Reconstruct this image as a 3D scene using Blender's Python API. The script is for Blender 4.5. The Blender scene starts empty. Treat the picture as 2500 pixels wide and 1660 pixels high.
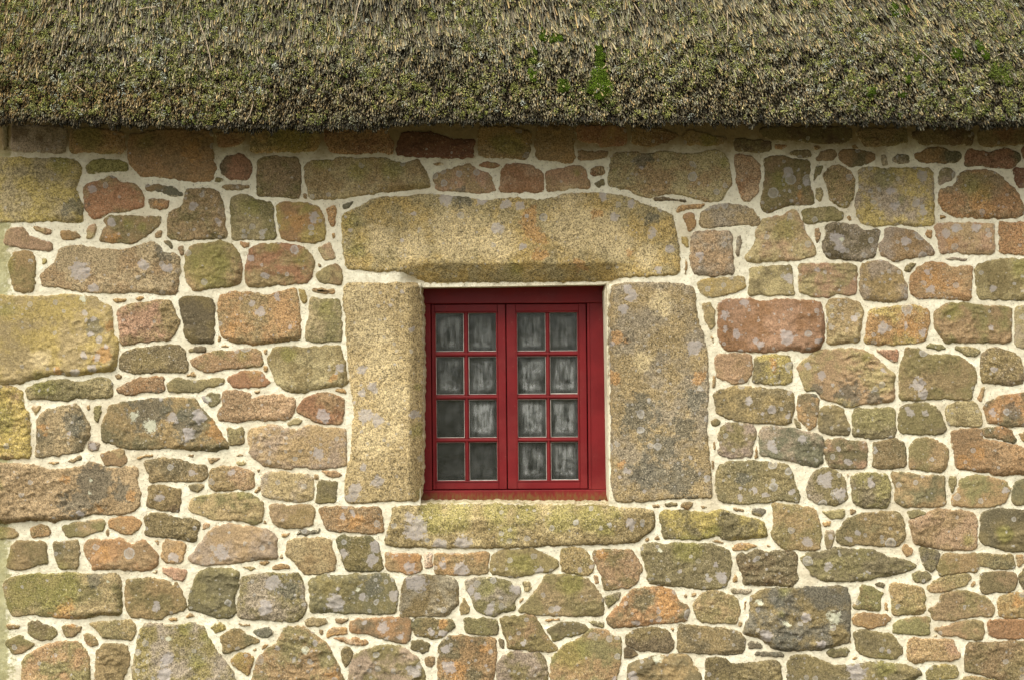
import bpy, bmesh, math, random
import numpy as np
from mathutils import Vector
from mathutils.geometry import delaunay_2d_cdt

# ------------------------------------------------------------------ camera, light, exposure
S = bpy.context.scene
K = 0.001772          # metres of wall per pixel of the 2500 px survey
CZ = 1.571            # eye height
D = 6.2               # distance from eye to wall face (the plane y = 0)
cam_d = bpy.data.cameras.new('camera')
cam = bpy.data.objects.new('camera', cam_d)
S.collection.objects.link(cam)
cam.location = (0, -D, CZ)
cam.rotation_euler = (math.radians(90), 0, 0)
cam_d.sensor_width = 36
cam_d.lens = 36 * D / (2500 * K)
cam_d.clip_end = 1000
S.camera = cam

W = bpy.data.worlds.new('World'); S.world = W; W.use_nodes = True
wn = W.node_tree; bg = wn.nodes['Background']
sky = wn.nodes.new('ShaderNodeTexSky'); sky.sky_type = 'NISHITA'; sky.sun_disc = False
SUN_EL, SUN_AZ = math.radians(53), math.radians(214)     # azimuth clockwise from +Y
sky.sun_elevation = SUN_EL; sky.sun_rotation = SUN_AZ
sky.dust_density = 4; sky.air_density = 1.0
hs = wn.nodes.new('ShaderNodeHueSaturation'); hs.inputs['Saturation'].default_value = 0.15
wn.links.new(sky.outputs[0], hs.inputs['Color']); wn.links.new(hs.outputs[0], bg.inputs['Color'])
bg.inputs['Strength'].default_value = 0.10
sd = bpy.data.lights.new('sun', 'SUN'); sun = bpy.data.objects.new('sun', sd); S.collection.objects.link(sun)
sd.energy = 1.5; sd.angle = math.radians(56); sd.color = (1.0, 0.95, 0.82)
dirv = Vector((math.sin(SUN_AZ) * math.cos(SUN_EL), math.cos(SUN_AZ) * math.cos(SUN_EL), math.sin(SUN_EL)))
sun.rotation_euler = dirv.to_track_quat('Z', 'Y').to_euler()
S.view_settings.view_transform = 'Standard'; S.view_settings.look = 'None'
S.view_settings.gamma = 1; S.view_settings.use_curve_mapping = False
S.view_settings.exposure = 1.30
S.cycles.max_bounces = 6

random.seed(7); rng = np.random.default_rng(11)

# ------------------------------------------------------------------ numpy noise
_perm = rng.permutation(512); _perm = np.concatenate([_perm, _perm, _perm])
_grad = rng.normal(size=(512, 3)); _grad /= np.linalg.norm(_grad, axis=1)[:, None]
def perlin(P):
    P = np.asarray(P, float); i = np.floor(P).astype(int); f = P - i; i &= 511
    u = f * f * f * (f * (f * 6 - 15) + 10)
    out = 0
    for dx in (0, 1):
        for dy in (0, 1):
            for dz in (0, 1):
                h = _perm[_perm[_perm[(i[:, 0] + dx) & 511] + ((i[:, 1] + dy) & 511)] + ((i[:, 2] + dz) & 511)]
                g = _grad[h]
                d = (g * (f - np.array([dx, dy, dz]))).sum(1)
                w = (u[:, 0] if dx else 1 - u[:, 0]) * (u[:, 1] if dy else 1 - u[:, 1]) * (u[:, 2] if dz else 1 - u[:, 2])
                out = out + w * d
    return out * 1.6
def fbm(P, octv=4, gain=0.5):
    a, s, o = 1.0, 0.0, 0.0
    P = np.asarray(P, float)
    for k in range(octv):
        o = o + a * perlin(P * 2 ** k + 17.3 * k); s += a; a *= gain
    return o / s
def xz3(x, z, sc, off=0.0, st=1.0):
    return np.stack([x * sc, z * sc * st, np.full_like(x, off)], 1)

# ------------------------------------------------------------------ linking helpers
def tag(o, label=None, cat=None, group=None, kind=None):
    if label: o['label'] = label
    if cat: o['category'] = cat
    if group: o['group'] = group
    if kind: o['kind'] = kind
    return o
def link(name, me, mat=None, parent=None, loc=(0, 0, 0)):
    o = bpy.data.objects.new(name, me); S.collection.objects.link(o)
    o.location = loc
    if mat: me.materials.append(mat)
    if parent: o.parent = parent
    return o
def mesh_np(name, V, F, attrs=None, smooth=True):
    """V (n,3), F list/array of triangles or quads"""
    me = bpy.data.meshes.new(name)
    V = np.asarray(V, np.float32); F = np.asarray(F, np.int32); n = F.shape[1]
    me.vertices.add(len(V)); me.vertices.foreach_set('co', V.ravel())
    me.loops.add(F.size); me.loops.foreach_set('vertex_index', F.ravel())
    me.polygons.add(len(F)); me.polygons.foreach_set('loop_start', np.arange(0, F.size, n, dtype=np.int32))
    me.polygons.foreach_set('loop_total', np.full(len(F), n, np.int32))
    me.polygons.foreach_set('use_smooth', np.full(len(F), smooth))
    me.update(calc_edges=True)
    for k, a in (attrs or {}).items():
        a = np.asarray(a, np.float32)
        if a.ndim == 1:
            at = me.attributes.new(k, 'FLOAT', 'POINT'); at.data.foreach_set('value', a)
        else:
            at = me.attributes.new(k, 'FLOAT_COLOR', 'POINT')
            at.data.foreach_set('color', np.concatenate([a, np.ones((len(a), 1), np.float32)], 1).ravel())
    me.validate()
    return me
def bm_obj(name, bm, mat, parent=None, smooth=False):
    me = bpy.data.meshes.new(name); bm.to_mesh(me); bm.free()
    if smooth:
        for p in me.polygons: p.use_smooth = True
    return link(name, me, mat, parent)
def add_box(bm, x0, x1, y0, y1, z0, z1, bev=0.0, seg=2):
    r = bmesh.ops.create_cube(bm, size=1)
    vs = r['verts']
    for v in vs:
        v.co = Vector(((x0 + x1) / 2 + v.co.x * (x1 - x0), (y0 + y1) / 2 + v.co.y * (y1 - y0), (z0 + z1) / 2 + v.co.z * (z1 - z0)))
    if bev:
        es = list({e for v in vs for e in v.link_edges})
        bmesh.ops.bevel(bm, geom=es, offset=bev, segments=seg, profile=0.5, affect='EDGES')

# ------------------------------------------------------------------ node helper
class N:
    def __init__(s, name):
        s.m = bpy.data.materials.new(name); s.m.use_nodes = True
        s.t = s.m.node_tree; s.b = s.t.nodes['Principled BSDF']
        s.pos = s.t.nodes.new('ShaderNodeNewGeometry').outputs['Position']
    def n(s, ty, **kw):
        x = s.t.nodes.new(ty)
        for k, v in kw.items(): setattr(x, k, v)
        return x
    def lk(s, a, b): s.t.links.new(a, b)
    def put(s, sock, v):
        if isinstance(v, bpy.types.NodeSocket): s.lk(v, sock)
        elif isinstance(v, (tuple, list)) and len(v) == 3 and sock.type == 'RGBA': sock.default_value = (*v, 1)
        else: sock.default_value = v
    def noise(s, scale, detail=4, rough=0.6, vec=None, w=0.0, dist=0.0):
        x = s.n('ShaderNodeTexNoise'); x.inputs['Scale'].default_value = scale
        x.inputs['Detail'].default_value = detail; x.inputs['Roughness'].default_value = rough
        x.inputs['Distortion'].default_value = dist
        v = vec or s.pos
        if w: v = s.vadd(v, (w, w * 1.7, -w))
        s.lk(v, x.inputs['Vector']); return x.outputs['Fac']
    def vadd(s, v, off):
        x = s.n('ShaderNodeVectorMath', operation='ADD'); s.put(x.inputs[0], v); s.put(x.inputs[1], off); return x.outputs[0]
    def vmul(s, v, off):
        x = s.n('ShaderNodeVectorMath', operation='MULTIPLY'); s.put(x.inputs[0], v); s.put(x.inputs[1], off); return x.outputs[0]
    def math(s, op, a, b=0.0, c=None, clamp=False):
        x = s.n('ShaderNodeMath', operation=op, use_clamp=clamp); s.put(x.inputs[0], a); s.put(x.inputs[1], b)
        if c is not None: s.put(x.inputs[2], c)
        return x.outputs[0]
    def ramp(s, v, lo, hi, a=0.0, b=1.0):
        x = s.n('ShaderNodeMapRange'); x.clamp = True; x.interpolation_type = 'SMOOTHSTEP'
        s.put(x.inputs['Value'], v); s.put(x.inputs['From Min'], lo); s.put(x.inputs['From Max'], hi)
        s.put(x.inputs['To Min'], a); s.put(x.inputs['To Max'], b); return x.outputs[0]
    def mix(s, f, a, b, mode='MIX'):
        x = s.n('ShaderNodeMix', data_type='RGBA', blend_type=mode); x.clamp_factor = True
        s.put(x.inputs[0], f); s.put(x.inputs[6], a); s.put(x.inputs[7], b); return x.outputs[2]
    def attr(s, name, ob=False):
        x = s.n('ShaderNodeAttribute'); x.attribute_name = name
        if ob: x.attribute_type = 'OBJECT'
        return x
    def scale_col(s, col, f):
        x = s.n('ShaderNodeVectorMath', operation='SCALE'); s.put(x.inputs[0], col); s.put(x.inputs['Scale'], f); return x.outputs[0]
    def bump(s, h, st, dist, prev=None):
        x = s.n('ShaderNodeBump'); x.inputs['Strength'].default_value = st; x.inputs['Distance'].default_value = dist
        s.lk(h, x.inputs['Height'])
        if prev: s.lk(prev, x.inputs['Normal'])
        return x.outputs[0]
    def done(s, col, rough=0.9, nrm=None, spec=0.2):
        s.put(s.b.inputs['Base Color'], col); s.put(s.b.inputs['Roughness'], rough)
        s.b.inputs['Specular IOR Level'].default_value = spec
        if nrm: s.lk(nrm, s.b.inputs['Normal'])
        return s.m

def stone_material():
    s = N('stone')
    t1 = s.attr('tint', True).outputs['Color']; t2 = s.attr('tint2', True).outputs['Color']
    seed = s.attr('seed', True).outputs['Fac']
    moss = s.attr('moss', True).outputs['Fac']; lich = s.attr('lichen', True).outputs['Fac']
    comb = s.n('ShaderNodeCombineXYZ'); s.lk(seed, comb.inputs[1])
    v = s.n('ShaderNodeVectorMath', operation='ADD'); s.lk(s.pos, v.inputs[0]); s.lk(comb.outputs[0], v.inputs[1]); v = v.outputs[0]
    broad = s.noise(9, 5, 0.62, v)
    col = s.mix(s.ramp(broad, 0.42, 0.60), t1, t2)
    fp = s.attr('fP').outputs['Fac']
    mp = s.ramp(s.math('ADD', fp, s.math('MULTIPLY', s.math('SUBTRACT', s.noise(30, 6, 0.7, v, 6.6), 0.5), 1.1)), 0.0, 0.6)
    col = s.mix(s.math('MULTIPLY', mp, 0.85), col, (0.47, 0.37, 0.20))
    # dark grey weathered crust and orange staining
    crust = s.noise(22, 7, 0.72, v, 3.1)
    fk = s.attr('fK').outputs['Fac']
    mk = s.ramp(s.math('ADD', crust, s.math('MULTIPLY', fk, 0.32)), 0.575, 0.635)
    col = s.mix(s.math('MULTIPLY', mk, 0.66), col, (0.105, 0.10, 0.075))
    org = s.noise(17, 7, 0.72, v, 8.3)
    fo = s.attr('fO').outputs['Fac']
    mo = s.ramp(s.math('ADD', org, s.math('MULTIPLY', fo, 0.30)), 0.60, 0.69)
    col = s.mix(s.math('MULTIPLY', mo, 0.72), col, (0.37, 0.205, 0.08))
    # green algae
    alg = s.noise(5, 5, 0.6, s.pos, 1.7)
    fg = s.attr('fG').outputs['Fac']
    mg = s.ramp(s.math('ADD', alg, s.math('ADD', s.math('MULTIPLY', moss, 0.30), s.math('MULTIPLY', fg, 0.40))), 0.64, 0.92)
    col = s.mix(s.math('MULTIPLY', mg, 0.55), col, (0.20, 0.185, 0.05))
    # mineral grain
    g1 = s.noise(170, 3, 0.7, v); g2 = s.noise(75, 3, 0.65, v, 5.0)
    gr = s.math('ADD', s.ramp(g1, 0.32, 0.68, -0.52, 0.50), s.ramp(g2, 0.30, 0.70, -0.24, 0.24))
    grain = s.attr('grain', True).outputs['Fac']
    col = s.scale_col(col, s.math('ADD', 1.0, s.math('MULTIPLY', gr, grain)))
    vo = s.n('ShaderNodeTexVoronoi'); vo.inputs['Scale'].default_value = 150; s.lk(v, vo.inputs['Vector'])
    sp = s.n('ShaderNodeSeparateColor'); s.lk(vo.outputs['Color'], sp.inputs[0])
    dk = s.math('MULTIPLY', s.ramp(sp.outputs[0], 0.80, 0.84), s.ramp(vo.outputs['Distance'], 0.55, 0.25))
    col = s.mix(s.math('MULTIPLY', dk, s.math('MULTIPLY', grain, 0.55)), col, (0.05, 0.042, 0.03))
    lt = s.math('MULTIPLY', s.ramp(sp.outputs[1], 0.82, 0.86), s.ramp(vo.outputs['Distance'], 0.5, 0.2))
    col = s.mix(s.math('MULTIPLY', lt, s.math('MULTIPLY', grain, 0.45)), col, (0.62, 0.52, 0.34))
    # round crustose lichens, three sizes
    warp = s.n('ShaderNodeTexNoise'); warp.inputs['Scale'].default_value = 60; warp.inputs['Detail'].default_value = 3; s.lk(v, warp.inputs['Vector'])
    wv = s.n('ShaderNodeVectorMath', operation='SCALE'); s.lk(warp.outputs['Color'], wv.inputs[0]); wv.inputs['Scale'].default_value = 0.012
    vv = s.n('ShaderNodeVectorMath', operation='ADD'); s.lk(v, vv.inputs[0]); s.lk(wv.outputs[0], vv.inputs[1]); vv = vv.outputs[0]
    fl = s.attr('fL').outputs['Fac']
    tot = None
    for sc, thr, rr in ((14, 0.80, 0.34), (28, 0.70, 0.36), (55, 0.72, 0.34)):
        vr = s.n('ShaderNodeTexVoronoi'); vr.inputs['Scale'].default_value = sc; s.lk(vv, vr.inputs['Vector'])
        sep = s.n('ShaderNodeSeparateColor'); s.lk(vr.outputs['Color'], sep.inputs[0])
        pick = s.ramp(s.math('ADD', sep.outputs[0], s.math('MULTIPLY', lich, 0.50)), thr + 0.21, thr + 0.23)
        rad = s.math('MULTIPLY', sep.outputs[1], rr)
        rad = s.math('ADD', rad, 0.08)
        disc = s.ramp(s.math('SUBTRACT', vr.outputs['Distance'], rad), 0.0, -0.035)
        rim = s.ramp(s.math('ABSOLUTE', s.math('ADD', s.math('SUBTRACT', vr.outputs['Distance'], rad), 0.06)), 0.05, 0.0)
        body = s.math('MULTIPLY', pick, disc)
        shade = s.math('ADD', 0.50, s.math('MULTIPLY', rim, 0.50))
        m = s.math('MULTIPLY', body, shade)
        tot = m if tot is None else s.math('MAXIMUM', tot, m)
    lc = s.mix(s.noise(40, 2, 0.5, v), (0.25, 0.23, 0.20), (0.47, 0.44, 0.385))
    col = s.mix(s.math('MULTIPLY', tot, 0.82), col, lc)
    ln = s.noise(55, 5, 0.7, v, 2.0)
    ml = s.ramp(s.math('ADD', fl, s.math('MULTIPLY', s.math('SUBTRACT', ln, 0.5), 1.7)), 0.28, 0.40)
    ml = s.math('MULTIPLY', ml, s.ramp(s.noise(130, 3, 0.7, v), 0.30, 0.50, 0.62, 1.0))
    col = s.mix(s.math('MULTIPLY', ml, 0.70), col, (0.385, 0.345, 0.315))
    fw = s.attr('fW').outputs['Fac']
    mw = s.ramp(s.math('ADD', fw, s.math('MULTIPLY', s.math('SUBTRACT', s.noise(75, 6, 0.75, v, 2.5), 0.5), 2.2)), 0.42, 0.60)
    col = s.mix(mw, col, s.mix(s.noise(120, 3, 0.6, v), (0.34, 0.34, 0.235), (0.64, 0.61, 0.45)))
    # lime smeared over the arrises
    fe = s.attr('fE').outputs['Fac']
    me_ = s.ramp(s.math('ADD', fe, s.math('MULTIPLY', s.math('SUBTRACT', s.noise(48, 6, 0.72, s.pos, 13.0), 0.5), 2.6)), 0.84, 1.04)
    col = s.mix(s.math('MULTIPLY', me_, 0.88), col, (0.60, 0.52, 0.35))
    # broad tone drift from stone to stone
    col = s.scale_col(col, s.ramp(s.noise(2.2, 3, 0.5, v, 4.0), 0.3, 0.7, 0.86, 1.14))
    # hairline cracks and bedding planes
    cm = s.n('ShaderNodeMapping'); cm.inputs['Scale'].default_value = (1, 1, 1.9); cm.inputs['Rotation'].default_value = (0, .25, 0); s.lk(v, cm.inputs['Vector'])
    cn = s.noise(8, 6, 0.62, cm.outputs[0], 11.0)
    ck = s.math('MULTIPLY', s.ramp(s.math('ABSOLUTE', s.math('SUBTRACT', cn, 0.5)), 0.0, 0.011, 1, 0), s.ramp(s.noise(5, 3, 0.5, v, 7.7), 0.50, 0.60))
    col = s.mix(s.math('MULTIPLY', ck, 0.55), col, (0.06, 0.05, 0.03))
    b0 = s.bump(s.noise(30, 5, 0.62, v, 1.0), 0.6, 0.006)
    b0 = s.bump(s.math('SUBTRACT', 1.0, ck), 0.5, 0.004, b0)
    b1 = s.bump(s.noise(110, 4, 0.7, v), 0.8, 0.004, b0)
    b2 = s.bump(g1, 0.5, 0.002, b1)
    return s.done(col, 0.93, b2, 0.15)

def mortar_material():
    s = N('lime_mortar')
    a = s.noise(6, 5, 0.6); b = s.noise(60, 5, 0.65)
    col = s.mix(s.ramp(a, 0.35, 0.65), (0.78, 0.73, 0.56), (0.67, 0.61, 0.45))
    col = s.mix(s.ramp(s.noise(2.6, 6, 0.68, None, 21.0), 0.50, 0.68, 0, 0.6), col, (0.50, 0.415, 0.275))
    col = s.mix(s.ramp(b, 0.45, 0.72, 0, 0.55), col, (0.45, 0.375, 0.25))
    vo = s.n('ShaderNodeTexVoronoi'); vo.inputs['Scale'].default_value = 130; s.lk(s.pos, vo.inputs['Vector'])
    sp = s.n('ShaderNodeSeparateColor'); s.lk(vo.outputs['Color'], sp.inputs[0])
    gm = s.noise(11, 3, 0.6, None, 6.0)
    sp_m = s.math('MULTIPLY', s.ramp(s.math('ADD', sp.outputs[0], s.math('MULTIPLY', gm, 0.35)), 1.00, 1.03), s.ramp(vo.outputs['Distance'], 0.42, 0.22))
    col = s.mix(s.math('MULTIPLY', sp_m, 0.5), col, (0.12, 0.095, 0.06))
    sx = s.n('ShaderNodeSeparateXYZ'); s.lk(s.pos, sx.inputs[0])
    # green growth where water runs down the corner, and brown stain with painted-in shade under the eave
    fg = s.attr('fG').outputs['Fac']
    mg = s.ramp(s.math('ADD', fg, s.math('MULTIPLY', s.math('SUBTRACT', s.noise(30, 6, 0.75), 0.5), 3.0)), 0.25, 0.95)
    col = s.mix(s.math('MULTIPLY', mg, 0.70), col, (0.20, 0.19, 0.045))
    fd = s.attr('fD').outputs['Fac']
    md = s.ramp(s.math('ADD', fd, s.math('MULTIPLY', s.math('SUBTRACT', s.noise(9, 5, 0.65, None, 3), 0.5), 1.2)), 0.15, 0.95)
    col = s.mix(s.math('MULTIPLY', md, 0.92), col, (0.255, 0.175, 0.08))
    b0 = s.bump(s.noise(26, 4, 0.6), 0.7, 0.010)
    b1 = s.bump(s.noise(110, 5, 0.7), 0.8, 0.005, b0)
    return s.done(col, 0.95, b1, 0.1)

def vcol_material(name, rough=0.85, bumpy=False, trans=0.0):
    s = N(name); c = s.attr('col').outputs['Color']
    f = s.ramp(s.noise(260, 3, 0.7), 0.3, 0.7, 0.7, 1.25)
    c = s.scale_col(c, f)
    return s.done(c, rough, s.bump(s.noise(300, 3), 0.5, 0.002) if bumpy else None, 0.25)
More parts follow.
